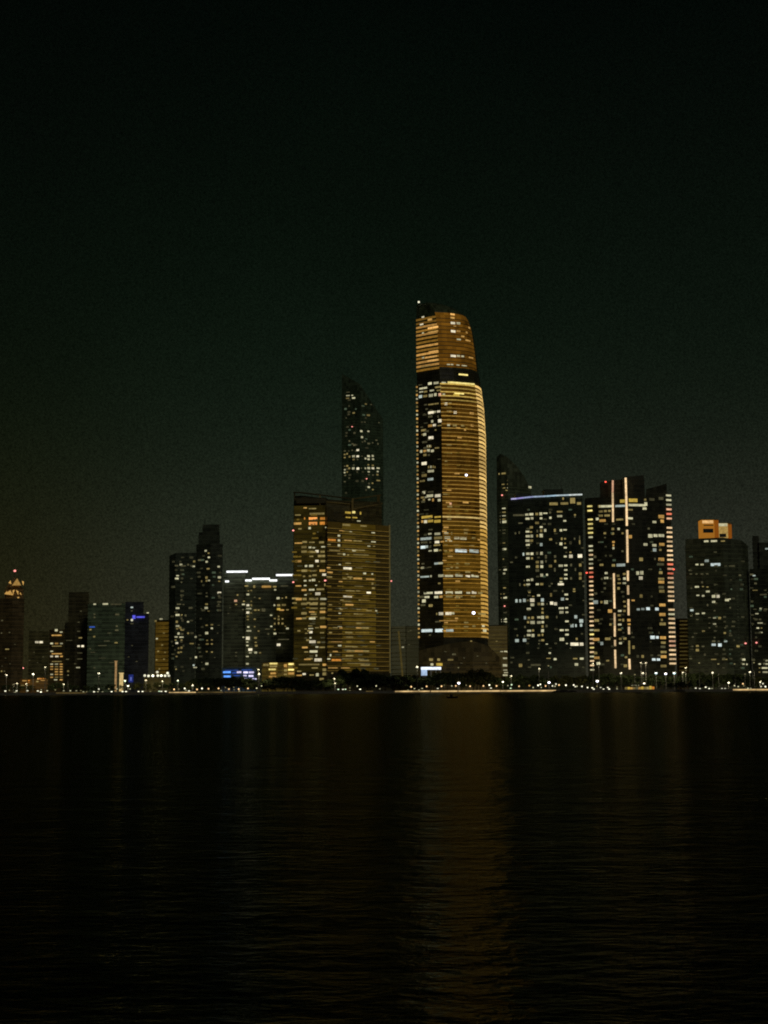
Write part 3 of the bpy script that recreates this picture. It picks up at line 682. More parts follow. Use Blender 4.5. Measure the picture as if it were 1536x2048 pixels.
B15.windows("""615 462 14 24 t;690 478 44 56 t;540 503 76 26 t;625 500 70 22 t;740 500 36 24 t;265 592 100 16 d;330 588 30 20 w;365 585 36 22 w;408 583 24 22 t;440 582 24 26 w;475 577 36 12 w;512 572 20 20 d;588 565 50 14 t;588 600 44 20 w;335 620 36 20 w;370 617 24 22 w;442 617 22 20 w;515 613 20 22 w;708 590 18 14 t;708 605 10 14 d;410 653 34 22 t;628 637 26 14 w;280 655 40 12 d;365 688 28 22 t;443 686 26 18 w;335 722 34 18 w;362 725 20 14 t;412 718 14 24 d;443 715 20 26 t;474 712 20 26 w;550 712 16 30 t;598 712 22 22 w;630 708 30 12 w;240 735 14 20 d;270 730 12 24 d;
337 758 36 22 w;368 757 22 26 w;412 755 18 24 t;443 753 28 34 w;335 793 36 22 w;367 793 24 22 t;517 783 26 20 t;604 778 14 24 t;630 778 18 14 t;705 778 12 20 d;745 770 8 40 d;337 826 34 18 w;443 824 22 30 c;598 818 26 26 w;630 815 14 12 t;673 810 22 30 d;745 805 10 40 t;632 848 26 14 w;303 900 14 30 c;338 896 34 22 w;370 896 26 24 w;410 893 20 26 d;445 893 22 30 w;672 885 18 14 t;640 885 18 10 d;338 932 30 22 w;370 932 16 20 t;480 920 16 34 d;552 918 20 24 d;632 918 26 16 w;676 916 32 32 W;748 913 40 34 W;412 962 28 24 t;447 962 22 26 w;553 955 16 24 t;480 955 12 24 d;338 998 34 18 w;412 997 26 28 t;447 997 24 26 w;515 993 28 24 t;597 990 38 22 w;636 988 28 16 w;678 985 16 24 d;750 985 22 30 t;412 1028 30 24 d;636 1024 28 14 w;550 1022 14 36 d;712 1020 12 30 d;447 1065 26 30 w;488 1062 18 20 w;636 1060 28 14 w;750 1055 26 28 t;340 1104 28 18 w;370 1100 22 24 w;310 1108 12 14 d;600 1092 26 16 t;636 1092 32 14 w;678 1090 18 24 d;750 1088 22 30 t;597 1136 52 20 W;598 1118 26 14 w;340 1137 32 18 w;312 1142 16 16 t;275 1140 12 26 d;412 1136 28 18 w;447 1135 28 22 t;525 1132 18 14 d;350 1197 20 20 t;612 1190 10 20 d;702 1175 20 14 t;702 1192 22 12 t;
422 1224 26 18 w;520 1220 16 34 t;640 1217 30 16 w;380 1232 18 10 t;248 1267 20 32 c;278 1267 16 28 c;310 1263 24 32 c;372 1262 38 34 W;452 1260 24 32 c;525 1285 28 28 W;610 1253 28 26 c;645 1253 22 12 w;555 1290 28 30 W;373 1298 32 26 w;425 1292 26 24 t;453 1292 24 24 w;488 1292 10 12 d;345 1330 36 20 w;600 1325 46 18 w;642 1322 26 14 w;453 1330 16 20 t;453 1360 20 20 t;602 1357 36 24 w;645 1357 24 14 w;315 1400 18 32 c;345 1400 20 18 t;375 1400 22 24 t;425 1397 30 20 w;453 1397 24 30 w;488 1395 24 22 t;565 1395 10 24 d;715 1393 24 32 c;375 1437 40 28 w;425 1437 32 24 w;455 1435 22 22 w;645 1428 30 16 w;758 1425 34 34 c;340 1435 20 20 t;685 1462 28 32 c;716 1462 14 26 c;757 1458 20 30 c;315 1473 14 20 d;453 1468 16 24 t;485 1465 18 24 d;348 1503 32 20 w;378 1500 18 20 t;453 1502 24 30 w;605 1498 36 18 w;645 1497 30 14 w;345 1537 34 20 w;378 1540 26 28 w;425 1538 22 18 t;453 1535 14 22 t;645 1533 30 16 w;255 1540 12 20 d;312 1545 12 20 d;252 1580 34 28 c;312 1577 30 28 c;430 1580 20 14 d;455 1577 24 20 t;605 1570 38 28 w;722 1567 16 22 t;425 1605 14 10 d;487 1607 20 8 w;645 1603 16 10 w;705 1608 74 28 W;760 1608 34 28 W;510 1678 20 14 w;500 1720 40 8 t;552 1726 24 20 w;710 1722 40 12 t;762 1722 34 20 w;345 1732 20 10 d;280 1775 30 30 t;400 1772 90 20 d;720 1768 30 24 w""", 970, 880, 3.938)
B15.faint(1022, 1166, 1010, 1340, 60, 3); B15.finish()

# ------------------------------------------------------------------ dark block with two vertical light lines
B16 = Building('apartment_building', 'dark apartment block with two vertical light lines and lit balcony edges', [(1174, 1236), (1205, 1230), (1252, 1226), (1296, 1230), (1346, 1238)], 1200, (11, 11, 7), fh=3.7)
B16.tier(993, 36)
B16.tier(0, 24, 'roof_block', [(1205.5, 1236), (1250, 1233)], 993.2, [961, 956])
B16.tier(0, 24, 'roof_block', [(1250.6, 1231), (1294, 1235)], 993.2, [953, 947])
B16.tier(0, 24, 'roof_block', [(1298, 1237), (1339.5, 1243)], 993.2, [975, 962])
for seg in ("330 135 329 240;329 242 330 330;330 332 332 497;339 945 342 1120;342 1122 345 1250;345 1290 347 1400;347 1402 348 1495;349 1525 350 1578;350 1610 352 1690;352 1692 354 1770;"
            "438 112 442 240;442 242 446 360;446 362 449 530;451 565 453 700;453 702 455 850;457 922 458 1010;459 1050 460 1130;462 1170 464 1310;466 1410 468 1475;470 1690 474 1780").split(';'):
    x0, y0, x1, y1 = map(float, seg.split())
    B16.bar(1150+x0/4.357, 930+y0/4.357, 1150+x1/4.357, 930+y1/4.357, 3.6, G['P' if y0 < 200 and x0 < 400 else 'h'], 'light_line')
B16.bar(1150+469/4.357, 930+1530/4.357, 1150+470/4.357, 930+1650/4.357, 3, 't', 'light_line')
for k in range(38):
    y = 360 + k*38.5; x = 136 - 6*math.exp(-k/4) + k*0.42
    if k in (2, 8): continue
    if y < 1790: B16.emit(B16.put('balcony_light', 1150+x/4.357, 930+y/4.357, (30 if k > 6 else 38)/4.357, 13/4.357, 'R' if k in (15, 16) else (random.choice('hhwhYw') if k > 6 else 'Y'), .8, .5))
for k in range(39):
    y = 266 + k*40.3 - k*k*0.02; x = 813 + k*1.0
    if k in (6, 24): continue
    if y < 1745: B16.emit(B16.put('balcony_light', 1150+x/4.357, 930+y/4.357, (44 + k*.35)/4.357, 14/4.357, 'R' if k in (4, 15, 17) else ('P' if k in (3, 5, 16, 18, 32, 33) else (random.choice('hhhhhw') if k > 2 else 'w')), .8, .5))
B16.windows("""415 315 50 34 y;505 308 90 38 y;610 302 22 20 t;668 300 54 26 d;748 292 50 30 d;270 360 130 24 w;395 357 100 20 c;540 350 180 24 w;615 340 30 40 w;605 380 40 24 w;480 390 50 16 t;215 360 26 26 t;225 405 40 20 t;265 402 26 20 t;300 400 26 20 t;225 442 40 20 t;280 440 50 22 t;240 485 60 26 a;195 470 26 26 w;390 475 70 18 t;480 465 50 20 w;750 450 60 36 a;690 497 40 24 w;758 490 36 34 a;380 557 20 24 w;330 557 24 24 t;330 598 24 24 t;260 595 24 20 t;415 595 18 18 t;480 625 34 34 a;655 618 46 36 w;700 615 40 30 w;750 615 60 30 w;335 672 24 20 a;335 700 14 20 a;335 725 18 24 w;613 693 40 26 w;690 700 44 26 w;755 692 56 30 a;692 740 34 34 c;742 740 22 20 t;575 822 36 36 t;750 822 60 34 a;695 820 14 24 d;175 800 26 26 d;745 865 70 24 d;232 870 34 22 t;400 872 84 28 c;335 875 30 26 t;745 938 36 30 t;272 942 26 22 w;272 985 40 20 w;375 965 26 24 t;430 950 28 22 t;432 990 28 26 w;385 995 24 18 t;545 942 28 36 w;580 940 34 40 w;572 985 36 34 W;750 992 60 20 t;235 992 16 20 d;385 1030 34 16 t;430 1030 34 18 w;260 1030 24 20 d;750 1020 60 30 a;380 1075 24 26 t;260 1075 20 24 d;750 1065 56 26 d;755 1100 56 30 t;575 1142 28 34 t;180 1120 30 24 d;180 1195 44 36 c;232 1195 20 24 t;270 1195 36 36 w;430 1190 24 18 t;505 1180 30 16 a;760 1220 64 30 a;435 1232 24 18 t;550 1258 30 20 c;590 1255 30 22 c;635 1252 36 28 C;712 1255 34 30 C;305 1273 40 34 a;390 1272 34 18 w;430 1272 24 20 t;385 1310 28 20 t;760 1303 64 32 a;390 1350 28 18 t;420 1352 18 28 t;468 1352 30 26 a;755 1350 16 24 t;762 1385 64 28 t;390 1390 34 18 w;310 1390 20 24 t;470 1388 26 18 a;390 1435 34 18 t;675 1502 46 34 C;715 1502 30 26 C;765 1505 60 30 a;185 1520 60 30 a;285 1515 50 26 t;395 1515 24 20 t;435 1512 30 24 t;235 1555 24 34 c;397 1553 28 20 w;768 1548 50 24 t;508 1588 24 34 t;765 1585 50 24 d;180 1638 30 26 t;770 1630 60 24 t;545 1668 24 30 d;588 1668 24 30 t;685 1695 36 24 C;725 1695 34 24 C;770 1670 60 30 a;205 1730 34 28 w;440 1750 34 30 t;770 1752 60 26 t;285 1705 30 16 t;445 1675 24 20 t;190 1680 50 26 a;190 1355 40 26 t;190 1440 50 20 t""", 1150, 930, 4.357)
B16.faint(1190, 1330, 1030, 1340, 70, 4); B16.beacons('267 148;105 940;855 910', 1150, 930, 4.357, 'r'); B16.finish()

# ------------------------------------------------------------------ block with the gold lantern roof
B17 = Building('office_building', 'dark office block topped by a gold lit lantern, near the right edge', [(1374, 1242), (1450, 1230), (1488, 1236), (1499, 1246)], 1200, (22, 24, 16), fh=3.8)
B17.tier(0, 40, ytops=[1075, 1075, 1080, 1088])
S_LAN = screen_mat('lantern_glow', (150, 92, 22), (192, 126, 44), 0.7, 2.2, 3)
def lan(px0, px1, y0, y1, mat, back, depth, part):
    a = at(px0, 1060, B17.Y0 + back).x; c = at(px1, 1060, B17.Y0 + back).x; z0, z1 = B17.z(y1, 1435), B17.z(y0, 1435)
    mb = MB(); mb.box(((a+c)/2, B17.Y0 + back + depth/2, (z0+z1)/2), (c-a, depth, z1-z0)); return mb.build(part, [mat], B17.root)
S_LANS = screen_mat('lantern_side_glow', (128, 68, 14), (160, 90, 24), 0.7, 2.2, 3)
lan(1403, 1429, 1038, 1074.5, S_LAN, 6, 12, 'lantern'); lan(1429.3, 1437.5, 1038.5, 1074.5, S_LANS, 7, 12, 'lantern')
lan(1438, 1456, 1045, 1074.5, glow('lantern_pale', (166, 136, 74), .9, .05), 6.5, 12, 'lantern'); lan(1456.3, 1463.5, 1047, 1074.5, S_LANS, 7.5, 12, 'lantern')
lan(1405.5, 1427, 1039.5, 1045, glow('lantern_cornice_light', (236, 186, 120), 1.0, .05), 5.2, .6, 'lantern_light'); lan(1438, 1455, 1045.5, 1051, G['w'], 5.6, .6, 'lantern_light')
lan(1406.5, 1426.5, 1056, 1064, M_METAL, 5.3, .6, 'lantern_opening'); lan(1439, 1452, 1066, 1073, M_METAL, 5.6, .6, 'lantern_opening')
lan(1408, 1427, 1048, 1050, M_FRAME, 5.4, .5, 'lantern_cornice'); lan(1401.5, 1438, 1036.8, 1038, B17.mats[0], 5.5, 13, 'lantern_roof'); lan(1438.2, 1464.5, 1043.8, 1045, B17.mats[0], 6, 13, 'lantern_roof')
L17 = band_mat('balcony_faint_glow', (46, 48, 34), 0.8)  # floor bands given faint emission for the lighter right face
for k in range(21):
    y = 1178 + k*7.0
    B17.bar(1330+ (770 + k)/5.388, y, 1330 + (925 + k*.8)/5.388, y + .6, 1.5, L17, 'balcony_edge_glow', .4, .3)
B17.windows("""445 337 50 22 w;528 335 70 22 w;625 335 46 14 t;345 588 32 20 w;400 588 34 20 w;450 548 44 34 c;545 588 110 36 C;400 690 30 20 d;345 828 44 20 w;410 825 20 14 t;458 830 26 14 t;462 878 42 24 w;355 920 30 16 w;412 925 28 22 w;525 930 40 36 w;572 930 34 40 W;525 990 34 26 w;665 970 50 30 w;695 960 24 12 w;290 1080 40 26 c;350 1118 40 16 w;415 1113 34 20 w;285 1140 26 20 d;535 1163 34 16 w;590 1165 30 30 t;535 1228 34 16 w;415 1305 30 20 t;645 1325 24 24 t;655 1415 36 24 c;525 1415 40 24 d;580 1415 24 20 d;525 1452 46 28 C;592 1455 40 40 C;350 1465 30 24 t;350 1510 34 34 t;785 1468 40 26 t;295 1470 24 20 d;525 1610 60 12 t;645 1610 60 10 t;575 1658 24 14 t;845 1612 44 26 w;842 1660 30 16 w;878 1663 20 20 w""", 1330, 1020, 5.388)
B17.windows("270 650 30 16 d;280 690 30 14 d;340 690 24 12 d;455 688 24 14 d;400 780 20 30 d;285 842 20 14 d;460 1025 14 30 d;535 1085 20 14 d;350 1180 30 10 d;480 1220 20 10 d;330 1330 40 14 d;480 1270 16 16 d;410 1470 30 20 d;430 1560 20 30 d;650 1270 20 16 d;700 1330 20 24 d;535 1375 20 16 d;480 1160 30 12 d;300 1370 20 20 d", 1330, 1020, 5.388)
B17.faint(1380, 1490, 1095, 1340, 60, 5); B17.beacons('862 1437', 1330, 1020, 5.388); B17.finish()
B18 = Building('apartment_building', 'dark stepped block cut off by the right edge of the view', [(1502, 1240), (1545, 1236), (1600, 1240)], 1230, (12, 13, 8), fh=3.7)
B18.tier(1137, 34); B18.tier(1083, 26, 'facade', [(1523, 1244), (1600, 1246)], 1137.2); B18.tier(1069, 18, 'roof_block', [(1510, 1246), (1522.6, 1246)], 1137.2)
B18.windows("1095 418 34 20 c;960 707 34 16 c;970 865 60 10 t;1080 865 30 10 d;1060 912 80 16 d;1030 1063 24 20 w;970 1070 40 10 d;1085 1070 40 20 d;990 1118 36 14 w;960 1170 26 16 d;1025 1218 60 12 w;1000 1272 30 16 w;1040 1272 20 10 t;1035 1320 34 12 w;1095 1622 30 20 w;1020 1660 26 16 w;1085 1660 50 20 w;1075 1702 70 18 w;1020 1702 20 14 t;1080 1747 60 18 w;1018 1747 20 14 t", 1330, 1020, 5.388)
B18.faint(1505, 1535, 1140, 1330, 24, 6); B18.beacons('985 1430', 1330, 1020, 5.388); B18.finish()
B19 = Building('apartment_building', 'low brown block with dim balconies, left of the gold lantern block', [(1353, 1300), (1377, 1300)], 1300, (40, 35, 16), fh=3.6)
B19.tier(1237, 20)
L19 = band_mat('brown_balcony_glow', (66, 56, 26), .8)
for k in range(14): B19.bar(1359, 1242+k*7.6, 1375, 1242+k*7.6, 2.2, L19, 'balcony_edge_glow', .4, .3)
B19.finish()

# ------------------------------------------------------------------ low and background buildings
def simple(name, label, front, yref, rgb, ytop, depth, wins=None, fh=3.6, cat='building', ytops=None, **kw):
    b_ = Building(name, label, front, yref, rgb, fh=fh, cat=cat, **kw)
    b_.tier(ytop, depth, ytops=ytops)
    if wins:
        for wd in wins: b_.windows(*wd)
    return b_
b_ = simple('apartment_building', 'pale low block between the gold office block and the tallest tower', [(783, 1330), (812, 1324), (838, 1332)], 1300, (47, 45, 29), 0, 24, [("205 878 26 18 w;265 700 20 14 d;290 690 20 12 d;270 850 20 10 d;230 800 20 8 d", 770, 1140, 5.689)], ytops=[1252, 1252, 1252])
on_front(b_, 784, 811.5, 1350, 1253, screen_mat('pale_block_added_glow', (42, 41, 27), (54, 52, 35), .85, 3.6, 4), 'brightened_facade', .3); on_front(b_, 812.5, 837, 1350, 1253, screen_mat('pale_block_side_added_glow', (36, 35, 22), (46, 44, 28), .85, 3.6, 4), 'brightened_facade', .3)  # faint emission added to brighten the shadowed facade, weaker on the side
b_.bar(798, 1262, 806, 1352, 3, L19, 'facade_light'); on_front(b_, 804, 824, 1353, 1312, screen_mat('wall_uplight_glow', (64, 54, 30), (86, 74, 44), .8, 3.6, 2), 'wall_uplight_glow', .4); b_.finish()  # warm light at the wall foot put in as an emissive panel
b_ = simple('apartment_building', 'dim tan block with striped floors right of the base of the tallest tower', [(975, 1340), (1016, 1336)], 1300, (34, 28, 13), 1250, 24, [("132 1670 26 18 w;163 1668 28 18 w;158 1722 36 24 w;158 1775 38 22 w;160 1812 34 10 w;165 1832 36 10 w;160 1852 40 16 w;20 1672 16 10 t;48 1672 16 10 t;92 1588 16 14 t", 970, 880, 3.938)])
on_front(b_, 976, 1015, 1350, 1252, screen_mat('tan_stripe_added_glow', (44, 37, 18), (66, 57, 32), .85, 3.6, 5), 'brightened_facade', .3)  # emission added because this facade lies in shadow
for k in range(10): b_.bar(979, 1256+k*7.0, 1014, 1256+k*7.0, 1.8, L19, 'balcony_edge_glow', .4, .3)
b_.finish()
b_ = simple('podium', 'wide dark brown podium with sloping roof at the foot of the tallest tower', [(838, 1222), (905, 1216), (945, 1214), (978, 1217), (1002, 1223)], 1310, (31, 25, 11), 0, 16, [("620 1075 80 40 y;535 1075 36 30 w;525 1020 46 34 t;612 1020 36 34 t;745 1022 70 24 t;785 960 50 26 d;980 810 24 16 t;900 1000 20 16 d;1050 980 24 14 d;1150 1060 24 14 d;870 1060 30 12 d;690 930 30 12 d", 770, 1140, 5.689)], ytops=[1300, 1286, 1282, 1292, 1318]); b_.finish()
b_ = simple('office_building', 'low yellow lit building at the left foot of the gold office block', [(524, 1196), (590, 1192)], 1340, (54, 44, 16), 1325, 18, [("1185 80 96 44 t;1305 58 146 28 Y;1305 100 140 34 t;1285 150 126 28 Y;1300 213 100 30 a;1290 265 130 28 a;1495 90 50 56 a;1500 165 50 40 t;1495 230 50 24 t", 384, 1320, 8), ("50 65 100 34 Y;40 110 80 26 t;50 155 104 32 Y;50 215 104 40 a", 576, 1320, 8)], fh=4); b_.finish()
b_ = simple('office_building', 'low entrance building glowing blue and white under the trees', [(444, 1190), (512, 1188)], 1345, (18, 28, 40), 1335, 16, None, fh=4)
b_.windows("560 195 140 34 B;565 262 130 34 B;680 205 84 30 b;755 195 80 34 v;720 250 110 16 b;860 198 80 36 v;950 198 96 36 v;850 250 60 30 v;945 255 90 36 v;860 305 60 34 v;915 308 40 26 v;980 300 40 18 v;1022 303 30 22 v;640 165 250 12 b;880 160 200 8 b", 384, 1320, 8); b_.finish()
b_ = Building('residential_building', 'wide grey block with bright white roof edge lights, left of the gold office block', [(447, 1300), (490, 1296), (548, 1302), (588, 1298)], 1250, (27, 29, 21), fh=3.3)
b_.tier(0, 24, front=[(447, 1300), (490, 1298)], ytops=[1145, 1145]); b_.tier(0, 24, front=[(490.4, 1294), (551, 1292)], ytops=[1159, 1159]); b_.tier(0, 24, front=[(551.4, 1298), (588, 1298)], ytops=[1152, 1152])
b_.front = [Vector(at(px, 1250, Y).xy) for px, Y in ((447, 1293), (588, 1291))]
for x, y, wd in ((790, 632, 216), (688, 732, 38), (907, 722, 66), (1035, 705, 180), (1160, 722, 80), (1275, 667, 172)):
    b_.emit(b_.put('roof_light', 320+x/5.12, 1020+y/5.12, wd/5.12, 3.6, 'k', .6, .8))
b_.windows("""885 778 40 16 t;965 785 24 34 t;1090 785 110 26 a;1175 785 40 20 t;1275 778 90 12 d;1180 817 24 18 w;905 828 16 14 t;935 825 16 14 t;795 870 20 18 t;900 865 30 24 w;775 930 34 26 P;860 935 20 18 t;935 935 16 14 t;970 895 20 16 d;1020 905 20 14 t;1210 903 34 26 w;1253 903 16 12 t;1292 895 16 24 t;780 968 24 16 t;855 967 34 18 w;900 975 30 24 W;935 975 16 20 t;1172 975 16 20 w;1215 975 34 26 t;1268 972 50 24 t;850 1020 20 14 d;910 1010 60 16 w;975 1025 30 20 t;1010 1025 20 14 t;1060 1025 40 40 d;1215 1015 40 26 y;1245 1025 60 18 a;1305 1022 30 16 t;900 1050 36 26 W;933 1055 16 14 t;1138 1078 24 16 w;900 1090 24 24 t;900 1122 24 16 t;970 1118 24 18 t;1175 1112 24 16 t;1215 1090 16 24 t;1215 1120 24 24 t;1255 1115 20 16 t;1175 1165 16 24 t;1215 1160 16 30 t;1255 1163 24 24 t;905 1198 24 18 w;970 1195 16 14 t;1140 1192 20 16 w;1285 1190 20 12 t;1305 1213 30 20 w;910 1238 60 18 w;1010 1240 20 18 t;1175 1225 16 12 t;1178 1265 30 22 w;855 1303 20 16 w;900 1313 44 40 W;978 1310 30 24 t;895 1352 24 16 w;980 1355 24 16 t;895 1388 24 14 w;985 1390 30 24 t;925 1430 44 30 W;980 1460 30 24 w;925 1462 30 16 w;1025 1462 24 14 t;1215 1380 40 30 W;895 1500 30 16 w;780 1460 24 14 d;780 1495 24 16 d;895 1575 30 20 w;1265 1325 130 8 d;1110 1270 20 16 d;1100 1220 60 8 d;1250 1260 80 7 d;700 1060 16 10 d;720 1000 20 10 d""", 320, 1020, 5.12); b_.finish()
b_ = simple('residential_tower', 'dark flat topped tower, left one of the close dark pair', [(338, 1290), (350, 1284), (391, 1286)], 1230, (14, 17, 12), 0, 26, [("""215 560 30 24 w;170 570 40 18 d;250 572 30 14 d;288 560 20 20 d;350 527 24 24 t;343 577 30 18 w;180 673 30 16 w;172 702 40 20 w;220 740 16 14 d;220 890 16 14 d;220 920 20 20 d;195 965 50 14 d;240 968 24 14 d;180 1005 40 20 w;180 1075 44 24 w;222 1075 16 16 t;262 1080 20 24 d;220 1110 20 20 d;172 1145 24 26 t;288 1145 24 18 w;180 1188 40 20 w;205 1205 30 24 t;228 1225 40 20 t;175 1215 20 20 t;190 1265 24 26 w;225 1270 30 24 d;288 1262 20 20 t;165 1300 36 14 w;220 1302 50 14 w;365 1300 24 20 w;160 1332 20 16 t;220 1332 20 16 t;172 1363 30 20 W;325 1368 50 16 t;220 1410 24 26 t;190 1415 16 20 t;190 1460 24 20 t;215 1455 20 14 t;170 1500 20 16 t;368 1508 24 24 w;345 1590 20 20 c;360 1612 40 16 w;165 1630 16 14 t""", 320, 1020, 5.12)], ytops=[1110, 1106, 1105]); b_.faint(346, 388, 1115, 1345, 44, 9); b_.finish()
b_ = Building('residential_tower', 'dark stepped tower, taller right one of the close dark pair', [(392, 1296), (420, 1290), (444, 1294)], 1230, (14, 16, 11), fh=3.6)
b_.tier(1087, 28); b_.tier(1062, 20, 'facade', [(396, 1300), (438, 1300)], 1087.2); b_.tier(1046, 16, 'roof_block', [(404, 1302), (437, 1302)], 1062.2)
b_.faint(396, 440, 1095, 1340, 40, 8); mb = MB(); mb.tube(at(410, 1046, 1306), at(410, 1037, 1306), .4, .15, 6); mb.build('mast', [M_METAL], b_.root)
b_.windows("470 418 24 20 w;500 442 20 16 t;503 485 24 18 w;480 530 24 22 w;600 580 26 20 w;495 602 34 18 t;478 692 24 30 t;607 690 34 26 w;428 730 14 24 t;478 725 20 24 t;503 722 24 18 w;605 730 24 16 t;607 848 40 24 W;605 882 30 14 d;480 850 20 16 d;480 885 24 16 d;478 965 30 20 t;475 1003 36 26 w;600 965 20 10 d;500 1035 24 12 t;480 1180 26 16 t;530 1175 26 14 t;530 1212 24 20 w;600 1180 30 10 d;480 1260 34 30 w;485 1335 20 16 t;530 1330 20 16 t;485 1372 34 18 t;530 1372 20 14 t;480 1450 20 14 t;530 1455 20 14 t;482 1575 34 26 w;425 1010 14 10 d;400 1380 16 10 d;590 1260 14 10 d;430 1560 14 10 d;560 1510 16 10 d", 320, 1020, 5.12); b_.finish()
b_ = simple('apartment_building', 'narrow tan lit block left of the close dark pair of towers', [(310, 1330), (338, 1328)], 1290, (30, 24, 8), 1240, 18, [("1415 957 30 14 w;1367 975 20 20 t;1440 1080 16 14 t;1378 1130 18 16 w;1425 1185 16 14 t;1390 1240 16 14 t;1440 1310 16 12 t;1375 1315 16 12 t;1400 1395 14 14 t;1450 1250 14 12 t", 0, 1020, 4.389)])
on_front(b_, 311, 337.5, 1350, 1244, screen_mat('tan_block_glow', (46, 35, 8), (94, 72, 22), .8, 3.6, 3), 'tan_facade_glow', .3); b_.finish()  # amber light on the facade given as emission
b_ = Building('office_building', 'dark blue tinted block with a glowing blue rooftop sign', [(249, 1340), (297, 1338)], 1280, (14, 15, 17), fh=3.6)
b_.tier(1228, 24); b_.tier(1203, 16, 'roof_block', [(250, 1344), (286, 1344)], 1228.2)
b_.windows("1158 855 26 14 c;1158 885 20 12 d;1160 998 30 10 d;1120 965 16 10 t;1297 903 22 12 w;1160 1190 14 10 d;1130 1290 16 10 d;1200 1330 16 8 d", 0, 1020, 4.389)
b_.emit(b_.put('sign', 0+1236/4.389, 1020+940/4.389, 72/4.389, 14/4.389, 'n', .6, .8))
b_.emit(b_.put('sign', 0+1178/4.389, 1020+940/4.389, 24/4.389, 32/4.389, 'n', .6, .9))
p, tn, n = b_.hit(1160/4.389, 1020+966/4.389); mb = MB(); mb.ball(p + Vector((n.x, n.y, 0)), 1.1, .5, 1.1); mb.build('sign_lamp', [G['l']], b_.root); b_.finish()
b_ = simple('office_building', 'grey green office slab with a thin white light line on its roof', [(175, 1320), (249, 1316)], 1280, (30, 36, 26), 1207, 26, [("925 825 56 18 w;1020 828 110 14 d;832 827 26 16 w;830 915 16 16 d;830 942 16 16 d;1030 917 40 18 d;810 1027 56 12 b;795 1050 20 14 t;1025 1020 20 14 d;1025 1055 36 16 d;828 1112 20 18 t;1020 1165 30 12 t;790 1218 16 14 d;815 1250 50 8 d;830 1385 20 12 d;940 1150 60 6 d;900 1190 90 6 d;960 1080 40 6 d;900 1300 70 6 d;980 1340 50 6 d", 0, 1020, 4.389)]); b_.finish()
b_ = Building('apartment_building', 'dark brown stepped tower left of the grey green office slab', [(129, 1360), (150, 1354), (175, 1356)], 1280, (21, 19, 10), fh=3.5)
b_.tier(1244, 24); b_.tier(1183, 20, 'facade', [(136, 1362), (176, 1362)], 1244.2)
b_.windows("710 888 20 12 d;690 1065 30 10 d;705 1122 34 12 t;610 1145 70 8 d;690 1195 26 18 W;725 1195 24 20 W;700 1255 50 8 d;700 1308 50 8 d;685 1383 36 12 w;595 1310 30 10 d;600 1415 20 16 t;690 985 20 8 d;660 1350 20 8 d", 0, 1020, 4.389); b_.finish()
b_ = simple('apartment_building', 'small block with rows of warm lit floors at the left', [(98, 1250), (128, 1248)], 1310, (24, 19, 8), 1259, 16, [("495 1055 26 24 w;538 1072 26 14 w;498 1100 104 14 a;455 1172 28 16 w;498 1172 32 16 a;540 1172 28 14 w;500 1195 100 8 t;455 1240 28 14 w;500 1262 106 10 a;455 1285 28 16 W;500 1285 34 16 W;540 1285 28 12 a;500 1330 100 8 t;455 1353 28 14 w;497 1353 34 14 w;538 1353 28 12 a;455 1375 28 10 a;497 1375 34 10 t;538 1375 28 12 a;455 1398 28 12 a;497 1398 34 12 a;538 1398 28 12 a;497 1420 34 14 a;538 1420 28 14 a;455 1443 28 14 w;497 1443 34 14 a;538 1443 28 12 a;455 1468 28 10 a;497 1468 34 8 t;538 1468 28 8 t;490 1490 34 12 w;538 1490 26 12 a", 0, 1020, 4.389)], fh=3.2); b_.finish()
b_ = simple('apartment_building', 'faint brown block with two bright white lights near its top left', [(57, 1420), (97, 1418)], 1310, (31, 29, 15), 1262, 18, [("325 1160 36 20 W;362 1160 36 20 W;398 1383 18 14 w;260 1320 14 10 d;300 1250 12 8 d;380 1290 14 8 d;330 1340 12 8 d", 0, 1020, 4.389)]); b_.beacons('205 1388', 0, 1020, 4.389); b_.finish()  # haze put into the facade colour
b_ = Building('hotel_tower', 'brown tower with gold lit pointed lantern crown at the far left edge', [(-6, 1400), (24, 1394), (47, 1400)], 1260, (28, 22, 11), fh=3.6, cat='tower')  # facade colour lightened for haze, close to the sky behind
b_.tier(1196, 26)
b_.tier(1176, 16, 'lantern', [(8, 1402), (26, 1400), (45, 1402)], 1196.2)
mb = MB(); cx = at(29, 1170, 1410); zb = b_.z(1174); zt = b_.z(1152)
pts = [(cx.x - 7, 1403), (cx.x + 7, 1403), (cx.x + 7, 1417), (cx.x - 7, 1417)]
for i in range(4): mb.face([(*pts[i], zb), (*pts[(i+1) % 4], zb), (cx.x, 1410, zt)])
mb.build('pointed_roof', [b_.mats[0]], b_.root)
mb = MB(); mb.tube((cx.x, 1410, zt), (cx.x, 1410, b_.z(1139)), .35, .2, 6, 1); mb.ball((cx.x, 1410, b_.z(1139)), 1.2, 1.2, 1.0, 0); mb.build('spire', [G['p'], M_METAL], b_.root)
for tri in (((105, 662), (185, 662), (150, 600)), ((74, 640), (98, 650), (92, 618)), ((192, 622), (208, 628), (204, 660)), ((38, 738), (112, 748), (90, 705)), ((38, 738), (60, 712), (70, 740)), ((138, 700), (158, 745), (162, 715)), ((172, 735), (190, 748), (178, 722)), ((150, 765), (168, 795), (166, 762)), ((112, 705), (128, 700), (112, 746))):
    P = [at(x/4.389, 1020+y/4.389, 1398) for x, y in tri]
    mb = MB(); mb.face(P); Q = [p_ + Vector((0, .6, 0)) for p_ in P]
    for i in range(3): mb.face([P[(i+1) % 3], P[i], Q[i], Q[(i+1) % 3]])
    mb.build('crown_light', [G['a']], b_.root)
